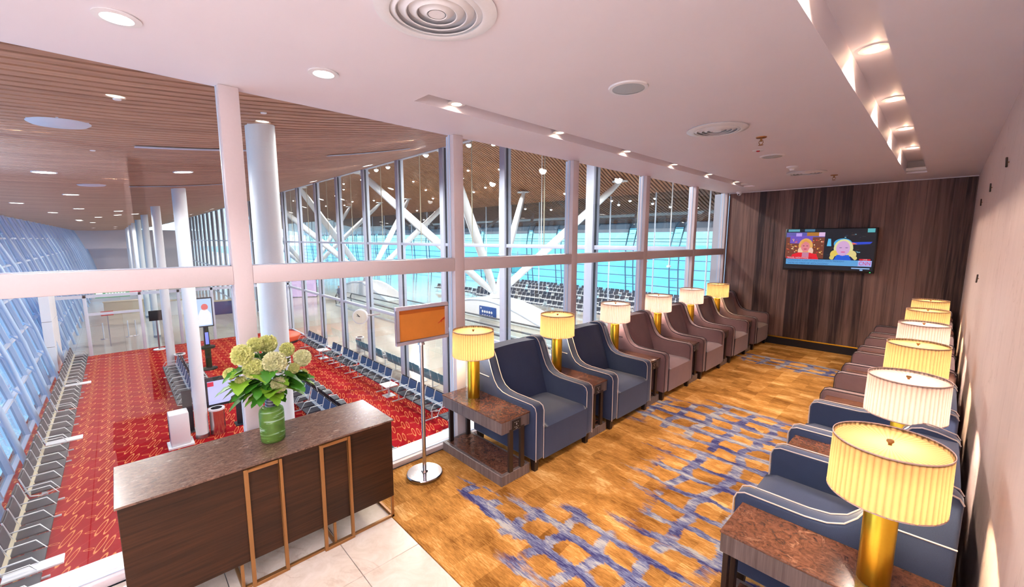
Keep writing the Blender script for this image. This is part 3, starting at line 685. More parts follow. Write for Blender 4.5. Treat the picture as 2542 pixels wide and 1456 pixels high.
# ================================================================== CEILING FIXTURES
def downlight(label, loc, mat, r=.055, group=None):
    t = thing('downlight', label, 'downlight', loc, 0, group)
    MB().lathe([(r, 0), (r+.028, -.001), (r+.03, -.006), (r+.004, -.009), (r, 0), (r-.006, .012)], n=32).build('trim_ring', M['white'], t)
    MB().disc((0, 0, -.003), r-.004, 24, -1).lathe([(r-.004, -.003), (r*.6, -.006), (.001, -.006)], n=24).build('lens', mat, t); return t
downlight('round recessed downlight in ceiling, top left corner of view', (-2.546, .095, H), M['lampw'], .052)
downlight('round recessed downlight in ceiling above the hydrangeas', (-2.553, .951, H), M['lampw'], .052)
for yy in (.095, .951):
    light('downlight_spot', 'SPOT', (-2.55, yy, H-.03), K['dl'], NEUT, .04, (0, 0, 0), 95)
RRn = ['nearest', 'second', 'third', 'fourth', 'farthest']
for i in range(-1, 5):
    yy = 3.584+1.41*i
    y_ = [2.03, 3.30, 4.54, 5.85, 7.1, 7.98][i+1] if False else 3.28+1.24*i
    if y_ > 8.1: continue
    d_ = downlight('warm downlight in right ceiling slot, %s from the camera' % (RRn[i] if i >= 0 else 'out of view behind'), (-.395, y_, ZT), M['lampws'], .048, 'downlights in the right ceiling slot')
    l = light('slot_spot', 'SPOT', (-.395, y_, ZT-.012), K['slot_r'], WARM, .01, (0, 0, 0), 125, .9); aim(l, (-1.0, y_, 0)); light('slot_glow', 'POINT', (-.395, y_, ZT-.03), .35, (1, .62, .38), .008)
for i in range(6):
    y_ = 1.90+1.17*i
    d_ = downlight('small warm downlight in left ceiling slot above window row, %s' % ['nearest the camera', 'second from camera', 'third from camera', 'fourth from camera', 'fifth from camera', 'farthest from camera'][i], (-2.575, y_, 2.985), M['lampws'], .035, 'downlights in the left ceiling slot')
    MB().cyl((0, 0, 0), (0, 0, .115), .034, n=16).build('lamp_can', M['white'], d_)
    l = light('slot_spot', 'SPOT', (-2.575, y_, 2.984), K['slot_l'], WARM, .008, (0, 0, 0), 155, .9); aim(l, (-2.55, y_, 0)); light('slot_glow', 'POINT', (-2.545, y_, 3.0), .25, (1, .62, .38), .008)
def diffuser(label, loc, r=.20):
    t = thing('air_diffuser', label, 'air vent', loc, 0, 'round ceiling air diffusers')
    MB().lathe([(r, 0), (r+.035, -.002), (r+.04, -.010), (r-.005, -.022), (r-.02, -.018), (r-.012, 0)], n=48).build('outer_ring', M['white'], t)
    for k in range(1, 5):
        rr = r*(1-k*.2); MB().lathe([(rr+.03, -.004), (rr, -.020), (rr-.004, -.018), (rr+.024, 0)], n=40).build('cone_ring', M['white'], t)
    MB().disc((0, 0, -.0015), r, 40, -1).build('back_plate', M['ceil_out'], t)
    MB().lathe([(.001, -.018), (.035, -.018), (.03, -.01)], n=20).build('hub', M['white'], t)
diffuser('round white ceiling air diffuser cut by top edge of view', (-1.551, 1.05, H), .21)
diffuser('round white ceiling air diffuser beside the first sprinkler', (-1.454, 3.81, H), .20)
diffuser('round white ceiling air diffuser nearest the television wall', (-1.461, 7.10, H), .20)
for lb, loc in (('round ceiling speaker with grey grille, nearer one', (-1.465, 2.401, H)), ('round ceiling speaker with grey grille, farther one', (-1.46, 5.453, H))):
    t = thing('ceiling_speaker', lb, 'speaker', loc, 0, 'ceiling speakers')
    MB().lathe([(.098, -.010), (.118, -.008), (.122, 0), (.098, 0)], n=40).build('trim_ring', M['white'], t)
    MB().lathe([(.1, -.008), (.05, -.012), (.001, -.013)], n=40).build('grille', plain('grey_grille', (176, 186, 194), .6, grain=.1, gs=500), t)
for lb, loc in (('brass fire sprinkler head nearer the camera', (-1.277, 4.394, H)), ('fire sprinkler head near the television wall', (-1.232, 7.652, H))):
    t = thing('sprinkler', lb, 'sprinkler', loc, 0, 'ceiling sprinklers')
    MB().lathe([(0, 0), (.045, 0), (.042, -.008), (.015, -.012), (0, -.012)], n=20).build('escutcheon', M['bronze'], t)
    MB().cyl((0, 0, -.01), (0, 0, -.04), .009, n=8).tube([(-.012, 0, -.03), (-.018, 0, -.05), (-.004, 0, -.07)], .003, 5).tube([(.012, 0, -.03), (.018, 0, -.05), (.004, 0, -.07)], .003, 5).cyl((0, 0, -.07), (0, 0, -.073), .02, n=12).build('nozzle', M['bronze'], t)
t = thing('fire_alarm_lamp', 'small round ceiling indicator with red centre', 'indicator', (-1.477, 5.01, H))
MB().lathe([(0, -.006), (.05, -.006), (.055, 0), (0, 0)], n=24).build('base', M['white'], t); MB().lathe([(.001, -.016), (.016, -.012), (.02, -.005)], n=14).build('lens', plain('red_lens', (200, 30, 50), .2), t)
t = thing('smoke_detector', 'white conical smoke detector on ceiling', 'smoke detector', (-1.475, 6.402, H))
MB().lathe([(0, -.03), (.04, -.03), (.05, -.018), (.062, -.016), (.066, 0), (0, 0)], n=28).build('base', M['white'], t); MB().lathe([(.001, -.055), (.022, -.053), (.03, -.04), (.03, -.03)], n=20).build('sensor', M['white'], t)
t = thing('security_camera', 'white dome security camera at the ceiling corner by the panelled wall', 'camera', (-2.93, 9.0, H))
MB().lathe([(0, -.028), (.05, -.028), (.056, 0), (0, 0)], n=24).build('mount', M['white'], t); MB().lathe([(.001, -.075), (.025, -.068), (.04, -.045), (.042, -.028)], n=20).build('dome', M['white'], t); MB().cyl((0, -.03, -.05), (.0, -.046, -.06), .012, n=12).build('lens', M['black'], t)
# slim bars on the right wall
for i, (yy, zz, ang, lb) in enumerate(((7.0, 2.42, .8, 'slim dark metal bar on right wall near the corner'), (5.6, 2.46, .8, 'slim dark metal bar on right wall, second from the corner'), (4.2, 2.50, .7, 'slim dark metal bar on right wall, high, nearest the camera'), (5.6, 1.66, -.8, 'slim dark metal bar on right wall, the lower one'))):
    t = thing('wall_bar', lb, 'wall ornament', (XR, yy, zz), 0, 'metal bars on the right wall')
    dy, dz = .05*math.cos(ang), .05*math.sin(ang)
    MB().tube([(-.012, -dy, -dz), (-.012, dy, dz)], .006, 8).build('bar', M['dkwood'], t); MB().cyl((0, 0, 0), (-.012, 0, 0), .004, n=8).build('pin', M['bronze'], t)
# ================================================================== CONCOURSE
fl_ = setting('floor_concourse', MB().box(-30.0, XW-.3, -2.6, 8.2, F-.2, F), M['redcarpet'])
setting('floor_terminal', MB().box(-120, XW-.3, 8.2, 42, F-.2, F-.002).box(-120, -30.0, -6, 8.2, F-.2, F-.002), M['terrazzo'])
def zc(y): return 3.19 + (.0178*(y+2)**2 if y > -2 else 0)
NS = 14; ysl = [-4.3+12.5*i/NS for i in range(NS+1)]
cc_ = sroot('ceiling_concourse')
q = MB(); vs = []
for yv in ysl: vs += [(-110, yv, zc(yv)+.14), (XW-.3, yv, zc(yv)+.14)]
q.add(vs, [(2*i, 2*i+1, 2*i+3, 2*i+2) for i in range(NS)]); q.build('backing_sheet', M['slatback'], cc_)
def slat_mb(x, w_=.112, dz=.055):
    q = MB(); vs = []
    for yv in ysl:
        z_ = zc(yv); vs += [(x-w_/2, yv, z_+dz), (x-w_/2, yv, z_), (x+w_/2, yv, z_), (x+w_/2, yv, z_+dz)]
    fs = []
    for i in range(NS):
        a = 4*i
        for j in range(3): fs.append((a+j, a+j+1, a+5+j, a+4+j))
    return q.add(vs, fs)
s0 = slat_mb(0).build('slat', M['slat'], cc_, recalc=False); s0.location = (XW-.42, 0, 0)
for i in range(1, 290):
    c = s0.copy(); COL.objects.link(c); c.location = (XW-.42-.158*i, 0, 0)
q = MB()
for i in range(290, 650):
    s_ = slat_mb(XW-.42-.158*i); q.add(s_.v, s_.f)
tag(q.build('far_slats', M['slat'], cc_, recalc=False), kind='stuff')
# columns
for i in range(9):
    cx = -6.2-8.98*i if i else -6.12
    t = thing('column', 'round white concourse column, %s from the lounge' % (['nearest', 'second', 'third', 'fourth', 'fifth', 'sixth', 'seventh', 'eighth', 'ninth'][i]), 'column', (cx, 1.46, F), 0, 'round white concourse columns')
    MB().cyl((0, 0, .12), (0, 0, zc(1.46)-F+.02), .165, n=32).build('shaft', M['column'], t)
    MB().lathe([(0, 0), (.175, 0), (.175, .12), (.165, .125)], n=32).build('base_ring', M['steel'], t)
# glass partition wall at y=8.2
YG = 8.2; gw = sroot('window_2')
mxs = [-5.86-3.03*i for i in range(-0, 26)]
prev = XW-.3
for i, xq in enumerate(mxs):
    MB().box(xq-.11, xq+.11, YG-.10, YG+.16, F, 5.06).build('mullion', M['mull'], gw, bevel=.01)
    MB().box(xq+.11, xq+.13, YG-.03, YG+.03, F, 5.04).build('gasket', M['mull_dk'], gw)
    a, b_ = xq+.13, prev-.11 if i else prev
    if i < 24:
        mid = (xq+prev)/2
        for (z0, z1) in ((F+.05, -1.17), (-1.05, 1.77), (1.87, 5.0)):
            MB().add([(a, YG, z0), (b_, YG, z0), (b_, YG, z1), (a, YG, z1)], [(0, 1, 2, 3)]).build('pane', M['glass2'], gw)
        MB().box(a, b_, YG-.06, YG+.06, -1.17, -1.05).build('transom', M['mull'], gw, bevel=.008)
        MB().box(a, b_, YG-.05, YG+.05, 1.77, 1.87).build('transom', M['mull'], gw, bevel=.008)
        MB().box(a, b_, YG-.05, YG+.05, F, F+.05).build('transom', M['mull'], gw)
        MB().box(mid-.012, mid+.012, YG+.01, YG+.03, 1.87, 5.0).build('glass_joint', M['beige'], gw)
    prev = xq
MB().box(-110, XW-.3, YG-.08, YG+.08, 5.0, 5.3).build('head_beam', M['mull'], gw)
# slanted glass wall on the far side of the concourse
sw = sroot('window_3')
def wy(z): u = (z-F)/7.2; return -2.45 - 1.75*u**1.15 if u > 0 else -2.45
zz = [F+7.2*i/6 for i in range(7)]
xs = [-7.0-1.5*i for i in range(0, 62)]
for i, xq in enumerate(xs):
    q = MB(); vs = []
    for z_ in zz: vs += [(xq-.06, wy(z_)+.10, z_), (xq+.06, wy(z_)+.10, z_), (xq+.06, wy(z_)-.05, z_), (xq-.06, wy(z_)-.05, z_)]
    q.add(vs, [(4*a+j, 4*a+(j+1) % 4, 4*a+4+(j+1) % 4, 4*a+4+j) for a in range(6) for j in range(4)])
    q.build('mullion', M['sframe'], sw)
    if i % 2 == 0:
        q = MB(); q.tube([(xq, wy(zz[0])+.35, F), (xq, wy(zz[2])+.38, zz[2]), (xq, wy(zz[4])+.36, zz[4]), (xq, wy(zz[6])+.15, zz[6])], .06, 8)
        for z_ in zz[1:6]: q.tube([(xq, wy(z_)+.35, z_), (xq-.35, wy(z_)+.05, z_+.25)], .03, 5)
        q.build('brace_truss', M['sframe'], sw)
for z_ in zz:
    MB().box(-100, -6.8, wy(z_)-.04, wy(z_)+.09, z_-.04, z_+.04).build('transom', M['frame_out'], sw)
for i in range(len(xs)-1):
    q = MB()
    for a in range(6): q.add([(xs[i+1], wy(zz[a]), zz[a]), (xs[i], wy(zz[a]), zz[a]), (xs[i], wy(zz[a+1]), zz[a+1]), (xs[i+1], wy(zz[a+1]), zz[a+1])], [(0, 1, 2, 3)])
    q.build('pane', M['glassbl'], sw, recalc=False)
# louvre blades outside the slanted wall
for i in range(0, 60):
    q = MB(); xq = xs[i]-.75
    vs = []
    for z_ in zz: vs += [(xq-.22, wy(z_)-.35, z_), (xq+.16, wy(z_)-.15, z_)]
    q.add(vs, [(2*a, 2*a+1, 2*a+3, 2*a+2) for a in range(6)]); q.build('louvre_blade', M['white'], sw)
# white panelled end of the slanted wall and the far gate partition
pw = sroot('wall_gate_side')
for i in range(3):
    for j in range(2): MB().box(-29.2+1.2*j-.59, -29.2+1.2*j+.59, -2.62, -2.30, F+1.15*i+.01, F+1.15*(i+1)-.01).build('panel', M['white'], pw, bevel=.006, seg=1)
gp = sroot('window_4'); GX = -30.0
gys = [-1.32, .77, 2.4, 3.95, 5.0, 6.6, 8.1]
for yy in gys: MB().box(GX-.08, GX+.08, yy-.07, yy+.07, F, -.85).build('door_post', M['mull'], gp, bevel=.01)
MB().box(GX-.08, GX+.08, -2.3, 8.2, -1.0, -.85).build('head_rail', M['mull'], gp)
MB().box(GX-.06, GX+.06, -1.25, .70, -1.92, -1.80).build('head_rail', M['mull'], gp)
for a, b_ in zip([-2.3]+gys[:-1], gys): MB().add([(GX, a+.07, F), (GX, b_-.07, F), (GX, b_-.07, -1), (GX, a+.07, -1)], [(0, 1, 2, 3)]).build('pane', M['glass2'], gp)
setting('wall_bulkhead', MB().box(-90, -89, -6, 8.2, 0.5, 3.4).box(-95, -94, -6, 8.2, F, .5), plain('pale_bulkhead', (206, 200, 208), .7))
setting('trim_4', MB().box(-40, -39.6, -4.2, 8.0, -.9, -.55), M['mull'])
def gate_counter(x, y, w_, h_, col, lb, cat='counter'):
    t = thing('counter', lb, cat, (x, y, F)); MB().box(-.3, .3, -w_/2, w_/2, 0, h_-.05).build('body', col, t, bevel=.02); MB().box(-.35, .35, -w_/2-.05, w_/2+.05, h_-.05, h_).build('worktop', M['beige'], t, bevel=.01)
gate_counter(-40, 6.2, 2.0, 1.1, plain('blue_counter', (40, 60, 120), .4), 'dark blue counter beyond the gate glass, right of the pillars')
gate_counter(-42, 3.4, 1.6, 1.2, M['white'], 'white counter beyond the gate glass, behind the pillars')
gate_counter(-46, .2, 2.4, 1.0, M['beige'], 'low beige counter beyond the gate glass doors')
gate_counter(-37, 7.2, .8, 1.3, M['white'], 'small white desk beyond the gate glass, beside the blue counter')
t = thing('exit_sign', 'green lit exit sign hanging beyond the gate doors', 'sign', (-34, -.3, -1.25))
MB().box(-.08, .08, -.75, .75, -.2, .2).build('sign_box', emis('green_sign', (20, 150, 90), .9), t, bevel=.01)
q = MB().box(.081, .085, -.70, -.42, -.14, .14)
for k in range(7): q.box(.081, .085, -.30+k*.13, -.21+k*.13, -.08, .08)
q.build('sign_marks', emis('sign_white', (240, 255, 250), 1.2), t); MB().cyl((0, -.5, .2), (0, -.5, .9), .02, n=8).cyl((0, .5, .2), (0, .5, .9), .02, n=8).build('hanger', M['steel'], t)
t = thing('red_notice', 'small red notice board beyond the gate doors', 'sign', (-32, -.6, F)); MB().box(-.02, .02, -.25, .25, 1.75, 2.0).build('board', plain('red_board', (200, 40, 40), .5), t); MB().cyl((0, 0, 0), (0, 0, 1.75), .02, n=8).build('post', M['steel'], t)
t = thing('red_banner', 'red hanging banner high beyond the gate doors', 'banner', (-38, .6, -1.0)); MB().box(-.02, .02, -.5, .5, -.6, .3).build('banner_cloth', plain('red_cloth', (196, 60, 90), .7), t); MB().cyl((0, -.55, .3), (0, .55, .3), .02, n=8).build('rod', M['steel'], t)
for (yy, lb) in ((-.9, 'left'), (.2, 'middle'), (.55, 'right')):
    t = thing('barrier_post', 'slim %s barrier post beyond the gate doors' % lb, 'barrier post', (-34.5, yy, F), 0, 'barrier posts beyond the gate'); MB().cyl((0, 0, .02), (0, 0, 1.0), .03, n=10).build('post', M['alu'], t); MB().lathe([(0, 0), (.16, 0), (.15, .02), (0, .03)], n=16).build('base', M['steel'], t)
# ---- beam seating
def bench(name, n, label, group, backmat, topmat, railm=None):
    t = thing(name, label, 'bench', (0, 0, 0), 0, group); P_ = .575
    W_ = n*P_
    MB().box(-W_/2, W_/2, -.04, .04, .34, .40).build('beam', M['alu'], t)
    seat_me = None
    for k in range(n):
        cx = -W_/2 + P_*(k+.5)
        if k == 0:
            q = MB().box(-.25, .25, -.25, .20, .41, .45); se = q.build('seat', M['seatblk'], t, bevel=.015, seg=2)
            q = MB()
            prf = [(.18, .44), (.22, .47), (.30, .84), (.315, .845), (.27, .47), (.24, .42)]
            q.prism(prf, -.24, .24, 'x'); ba = q.build('backrest', backmat, t, bevel=.006, seg=1)
            q = MB(); q.prism([(.292, .70), (.328, .87), (.345, .87), (.312, .70)], -.245, .245, 'x'); hd = q.build('headrest', topmat, t, bevel=.005, seg=1)
            se.location.x = ba.location.x = hd.location.x = cx
        else:
            for o_ in (se, ba, hd):
                c = o_.copy(); COL.objects.link(c); c.parent = t; c.location.x = cx
    arm = MB().tube([(0, .32, .86), (0, .26, .62), (0, .20, .62), (0, -.12, .62), (0, -.24, .42), (0, .05, .36)], .014, 5).tube([(0, .26, .62), (0, .20, .40), (0, .05, .36)], .014, 5)
    ar = arm.build('armrest', M['alu'], t); ar.location.x = -W_/2
    for k in range(1, n+1):
        c = ar.copy(); COL.objects.link(c); c.parent = t; c.location.x = -W_/2 + P_*k
    MB().prism([(.19, .43), (.20, .455), (.262, .60), (.278, .60), (.215, .42)], -W_/2, W_/2, 'x').build('rear_rail', railm or M['alu'], t)
    for sx_ in (-W_/2+.3, W_/2-.3):
        MB().box(sx_-.02, sx_+.02, -.02, .02, 0, .35).box(sx_-.025, sx_+.025, -.26, .26, 0, .025).build('leg', M['alu'], t)
    return t
b5 = bench('bench', 5, 'x', 'beam seats along the concourse glass', M['seatblu'], M['seattop'])
b3 = bench('bench', 3, 'x', 'beam seats along the concourse glass', M['seatblu'], M['seattop'])
b2 = bench('bench', 2, 'x', 'beam seats along the concourse glass', M['seatblu'], M['seattop'])
g5 = bench('bench', 5, 'x', 'beam seats outside the glass', M['seatteal'], M['seatteal'])
k5 = bench('bench', 5, 'x', 'beam seats left', M['seatblk'], M['seatblk'], M['beige'])
used = set()
def put(src, loc, rz, label, group):
    if src.name in used: return dup(src, loc, rz, label, group)
    used.add(src.name); src.location = loc; src.rotation_euler = (0, 0, rz); src['label'] = label; src['group'] = group; return src
row = [(b3, -9.9), (b5, -12.6), ('t', -14.4), (b5, -16.2), (b3, -18.75), (b2, -20.4), ('t', -21.4), (b5, -23.2)]
names = iter(['three-seat blue bench against the glass, nearest the lounge window', 'five-seat blue bench against the glass, right of the white side table', 'five-seat blue bench against the glass, left of the white side table',
              'three-seat blue bench against the glass, middle of the row', 'two-seat blue bench against the glass wall', 'five-seat blue bench against the glass, beside the orange seat'])
GR = 'beam seats along the concourse glass'
def white_table(x, y, lb):
    t = thing('bench_table', lb, 'side table', (x, y, F)); MB().box(-.28, .28, -.25, .25, .42, .46).build('top', M['white'], t, bevel=.01); MB().box(-.03, .03, -.03, .03, 0, .42).box(-.2, .2, -.2, .2, 0, .02).build('pedestal', M['alu'], t)
wt = iter(['white side table in the bench row, nearer the lounge', 'white side table in the bench row, farther from the lounge'])
for s_, xq in row:
    if s_ == 't': white_table(xq, 7.2, next(wt))
    else: put(s_, (xq, 7.25, F), 0, next(names), GR)
for i, (xq, lb) in enumerate(((-9.6, 'nearest'), (-12.9, 'second nearest'), (-16.0, 'third nearest'), (-19.3, 'farthest'))):
    put(g5, (xq, 8.95, F), PI, 'teal-backed bench outside the concourse glass, %s' % lb, 'beam seats outside the glass')
# double island, middle of concourse
for i, xq in enumerate((-13.4, -16.4)):
    nm = ['nearer', 'farther'][i]
    put(b5, (xq, 4.25, F), 0, 'blue bench in the middle island facing the columns, %s one' % nm, 'benches in the middle island')
    put(b5, (xq, 5.05, F), PI, 'blue bench in the middle island facing the glass, %s one' % nm, 'benches in the middle island')
put(b3, (-9.15, 4.75, F), PI, 'three-seat bench seen just above the window sill beside the console', 'benches in the middle island')
# column-side island
for i, xq in enumerate((-18.9, -21.85)):
    nm = ['nearer', 'farther'][i]
    put(b5, (xq, 1.32, F), 0, 'bench beside the columns facing the left aisle, %s one' % nm, 'benches beside the columns')
    put(b5, (xq, 2.06, F), PI, 'bench beside the columns facing the right aisle, %s one' % nm, 'benches beside the columns')
# left double rows
for i, xq in enumerate((-8.6, -11.7, -14.8, -17.9, -21.0, -24.1, -27.0)):
    nm = ['nearest', 'second', 'third', 'fourth', 'fifth', 'sixth', 'farthest'][i]
    put(k5, (xq, -1.60, F), PI, 'black bench left of the red aisle facing it, %s from the lounge' % nm, 'left row benches facing the aisle')
for i, xq in enumerate((-10.15, -16.35, -22.55)):
    t = thing('bench_table', 'white board across the left bench row, %s from lounge' % ['nearest', 'second', 'third'][i], 'side table', (xq, -1.45, F), 0, 'white boards across the left benches')
    MB().box(-.14, .14, -.35, .35, .45, .49).build('top', M['white'], t, bevel=.01); MB().box(-.03, .03, -.03, .03, 0, .45).build('pedestal', M['alu'], t)
# orange round seat
t = thing('ottoman', 'large round orange seat at the end of the bench row', 'ottoman', (-26.6, 6.6, F))
MB().lathe([(0, .15), (1.05, .15), (1.08, .2), (1.08, .40), (1.0, .45), (0, .46)], n=40).build('cushion', M['orange'], t); MB().lathe([(0, 0), (.95, 0), (.95, .15)], n=40).build('plinth', M['black'], t)
# kiosk display
t = thing('display_kiosk', 'dark freestanding display with a white screen behind the vase', 'display', (-15.45, 2.15, F))
MB().box(-.06, .02, -.52, .52, .78, 1.72).build('screen_housing', M['seattop'], t, bevel=.01); MB().box(.02, .024, -.44, .44, .86, 1.60).build('screen', emis('lilac_screen', (206, 206, 255), .95), t)
MB().box(.025, .027, -.44, -.28, 1.44, 1.58).build('red_emblem', emis('red_graphic', (226, 40, 80), .9), t)
MB().box(-.06, .02, .26, .52, 0, .78).box(-.25, .15, .2, .56, 0, .03).build('stand', M['seattop'], t, bevel=.006)
# totem with portrait screen
t = thing('advertising_totem', 'black pole totem with a bright portrait screen near the gate', 'display', (-23.2, 2.72, F))
MB().lathe([(0, 0), (.32, 0), (.32, .05), (.12, .09), (.12, .95), (.3, 1.0), (.3, 1.08), (.12, 1.12), (.10, 2.0), (0, 2.0)], n=24).build('pole', M['black'], t)
MB().box(.10, .12, -.06, .06, 1.2, 1.75).build('blue_light_strip', emis('blue_strip', (120, 130, 255), 1.4), t)
MB().box(-.08, .06, -.32, .32, 2.0, 3.35).build('screen_housing', M['seattop'], t, bevel=.01)
sc = MB().box(.061, .064, -.28, .28, 2.05, 3.30).build('screen', emis('white_blue_screen', (190, 214, 250), 1.0), t)
q = MB().lathe([(0.001, 0), (.16, 0)], n=20); q2 = MB()
q2.add([(.066, .13*math.cos(a*PI/8)+.02, 2.92+.15*math.sin(a*PI/8)) for a in range(16)], [tuple(range(16))]); q2.build('portrait_face', emis('skin_tone_graphic', (236, 120, 120), .9), sc)
q2 = MB(); q2.add([(.066, -.24, 2.1), (.066, .24, 2.1), (.066, .24, 2.6), (.066, .1, 2.82), (.066, -.14, 2.8), (.066, -.24, 2.55)], [(0, 1, 2, 3, 4, 5)]); q2.build('portrait_body', emis('white_graphic', (245, 245, 250), 1.0), sc)
# small dark sign stand
t = thing('sign_stand', 'dark blank sign on a post in front of the gate glass', 'sign stand', (-29.3, 1.32, F)); MB().box(-.03, .03, -.3, .3, 1.6, 2.15).build('sign_board', M['blackm'], t, bevel=.006); MB().cyl((0, 0, .03), (0, 0, 1.6), .04, n=12).build('post', M['steel'], t); MB().lathe([(0, 0), (.28, 0), (.26, .03), (0, .05)], n=20).build('base', M['alu'], t)
def bin_(x, y, lb, grp):
    t = thing('waste_bin', lb, 'bin', (x, y, F), 0, grp); MB().lathe([(0, 0), (.2, 0), (.2, .72), (.205, .74), (.205, .80), (.15, .80), (.15, .6), (0, .6)], n=28).build('body', M['chrome'], t)
    MB().lathe([(.15, .805), (.21, .80), (.21, .76), (.215, .76), (.215, .81), (.15, .812)], n=28).build('rim', M['white'], t)
bin_(-15.2, 1.86, 'steel waste bin right of the second column', 'steel waste bins'); bin_(-23.75, 1.74, 'steel waste bin near the totem with blue sticker', 'steel waste bins')
bin_(-21.3, 9.1, 'steel waste bin outside the glass beside the teal benches', 'steel waste bins')
# white air purifier
t = thing('air_purifier', 'white upright air purifier left of the second column', 'air purifier', (-15.0, .92, F))
MB().box(-.30, .18, -.23, .23, .06, 1.0).build('body', M['white'], t, bevel=.03); MB().box(-.34, .24, -.30, .30, 0, .06).build('base', M['white'], t, bevel=.01)
q = MB()
for k in range(10): q.box(-.25+0, .0, -.236, -.228, .22+.06*k, .25+.06*k)
q.build('vent_slot', M['blackm'], t)
t = thing('info_pillar', 'tall dark blue slab stand left of the second column', 'sign stand', (-15.9, 1.22, F)); MB().box(-.05, .05, -.12, .12, 0, 1.35).build('slab', M['seattop'], t, bevel=.01); MB().box(-.2, .2, -.18, .18, 0, .03).build('base', M['steel'], t)
# concourse ceiling fixtures
CL = [(-11.66, -.81, 1), (-17.05, -.74, 1), (-11.06, 1.17, 1), (-24.7, -.9, 1), (-28.7, -1.9, 1), (-21.9, -2.25, 1), (-6.78, -.31, 0), (-14.0, -.25, 0), (-5.4, .14, 2), (-5.38, 1.33, 2), (-8.6, -.1, 2)]
for k in range(12): CL.append((-27-4.5*k, R.choice((-1.5, .3, 3.2, 5.0)), 1))
for (xa, ya) in ((-13.5, 6.3), (-19.0, 6.4), (-25.5, 6.2), (-27.8, 6.6), (-33, 6), (-38, 5.5), (-44, 6), (-34, -.5), (-39, -1.5), (-45, -1), (-31, 1.0)): CL.append((xa, ya, 1))
CLs = sorted(CL, key=lambda c: -c[0]); cnt = {0: 0, 1: 0, 2: 0}
NUM = ORD + ['sixteenth', 'seventeenth', 'eighteenth', 'nineteenth', 'twentieth', 'twenty-first', 'twenty-second', 'twenty-third', 'twenty-fourth', 'twenty-fifth', 'twenty-sixth', 'twenty-seventh', 'twenty-eighth', 'twenty-ninth', 'thirtieth', 'thirty-first']
NUM = NUM[:15] + NUM[16:]
for (xa, ya, kd) in CLs:
    za = zc(ya); n_ = cnt[kd]; cnt[kd] += 1; tl_ = math.atan(.0356*(ya+2)) if ya > -2 else 0
    if kd == 1:
        t = thing('downlight', 'lit round downlight in the slatted concourse ceiling, %s from lounge' % NUM[n_], 'downlight', (xa, ya, za), 0, 'lit downlights in the slatted ceiling')
        MB().lathe([(.15, -.01), (.17, -.012), (.18, .02)], n=24).build('trim_ring', M['white'], t); MB().disc((0, 0, -.008), .15, 24, -1).build('lens', M['lampc'], t)
    elif kd == 0:
        t = thing('ceiling_speaker', 'pale round speaker disc in the slatted ceiling, %s one' % ['nearer', 'farther'][n_], 'speaker', (xa, ya, za), 0, 'speaker discs in the slatted ceiling')
        MB().lathe([(.001, -.03), (.22, -.02), (.25, 0), (.25, .02)], n=32).build('grille', M['frame_out'], t)
    else:
        t = thing('ceiling_sensor', 'small white sensor plate in the slatted ceiling, %s from lounge' % NUM[n_], 'sensor', (xa, ya, za), 0, 'sensor plates in the slatted ceiling')
        MB().lathe([(.001, -.012), (.028, -.010), (.032, .0)], n=14).build('dome', M['white'], t)
    t.rotation_euler = (tl_, 0, 0)
def diffslot(x, y0, y1, lb):
    t = thing('linear_diffuser', lb, 'air vent', (x, 0, 0)); n_ = 6; vs = []
    for k in range(n_+1):
        yv = y0+(y1-y0)*k/n_; z_ = zc(yv)-.015; vs += [(-.08, yv, z_), (.08, yv, z_)]
    MB().add(vs, [(2*k, 2*k+1, 2*k+3, 2*k+2) for k in range(n_)]).build('outer_frame', M['frame_out'], t)
    vs2 = [(a*.45, b_, c_-.004) for a, b_, c_ in vs]; MB().add(vs2, [(2*k, 2*k+1, 2*k+3, 2*k+2) for k in range(n_)]).build('vent_slot', M['mull'], t)
diffslot(-8.0, .33, 1.9, 'long grey linear vent in slatted ceiling above the second column'); diffslot(-14.2, .4, 2.4, 'thin far linear vent in slatted ceiling'); diffslot(-8.9, 3.3, 5.2, 'long grey linear vent in slatted ceiling right of nearest column')
# concourse fill spots, added apart from the downlight lenses; some brighten the mullions
for (xa, ya, za, e) in ((-7.5, -.6, 2.9, 1), (-7.5, 4.5, 3.6, 1), (-5.2, 5.6, 3.6, .9), (-9.5, 5.9, 3.6, .7), (-12.5, .2, 3.0, 1), (-12.5, 5.5, 3.9, 1), (-18, -.7, 3.0, 1), (-18.5, 4.5, 3.6, 1), (-25, .0, 3.0, 1), (-26, 5.5, 3.9, 1), (-36, 1, 2.9, 1.6), (-48, 1, 2.9, 2), (-66, 2, 2.9, 2.5), (-80, 2, 2.9, 2)):
    light('concourse_fill', 'SPOT', (xa, ya, zc(ya)-.03), K['conc']*e*4, (1, .96, .92), .12, (0, 0, 0), 172, .3)
# ================================================================== TERMINAL HALL
zp = [(8.35, 5.6), (12.9, 6.62), (17, 8.7), (20.5, 10.0), (24, 9.4), (25.7, 8.4), (29.6, 6.41), (31.5, 5.75), (35.3, 4.46), (40.5, 3.6)]
def zt(y):
    for (a, za), (b_, zb_) in zip(zp, zp[1:]):
        if a <= y <= b_: u = (y-a)/(b_-a); u2_ = u; return za+(zb_-za)*u2_
    return zp[-1][1]
ct = sroot('ceiling_terminal'); N2 = 24; yts = [8.35+32.1*i/N2 for i in range(N2+1)]
zts = [sum(zt(min(40.4, max(8.35, yv+d_))) for d_ in (-1.2, -.6, 0, .6, 1.2))/5 for yv in yts]
q = MB(); vs = []
for yv, z_ in zip(yts, zts): vs += [(-120, yv, z_+.2), (XW-.3, yv, z_+.2)]
q.add(vs, [(2*i, 2*i+1, 2*i+3, 2*i+2) for i in range(N2)]); q.build('backing_sheet', M['slatback'], ct)
q = MB(); PS = .30
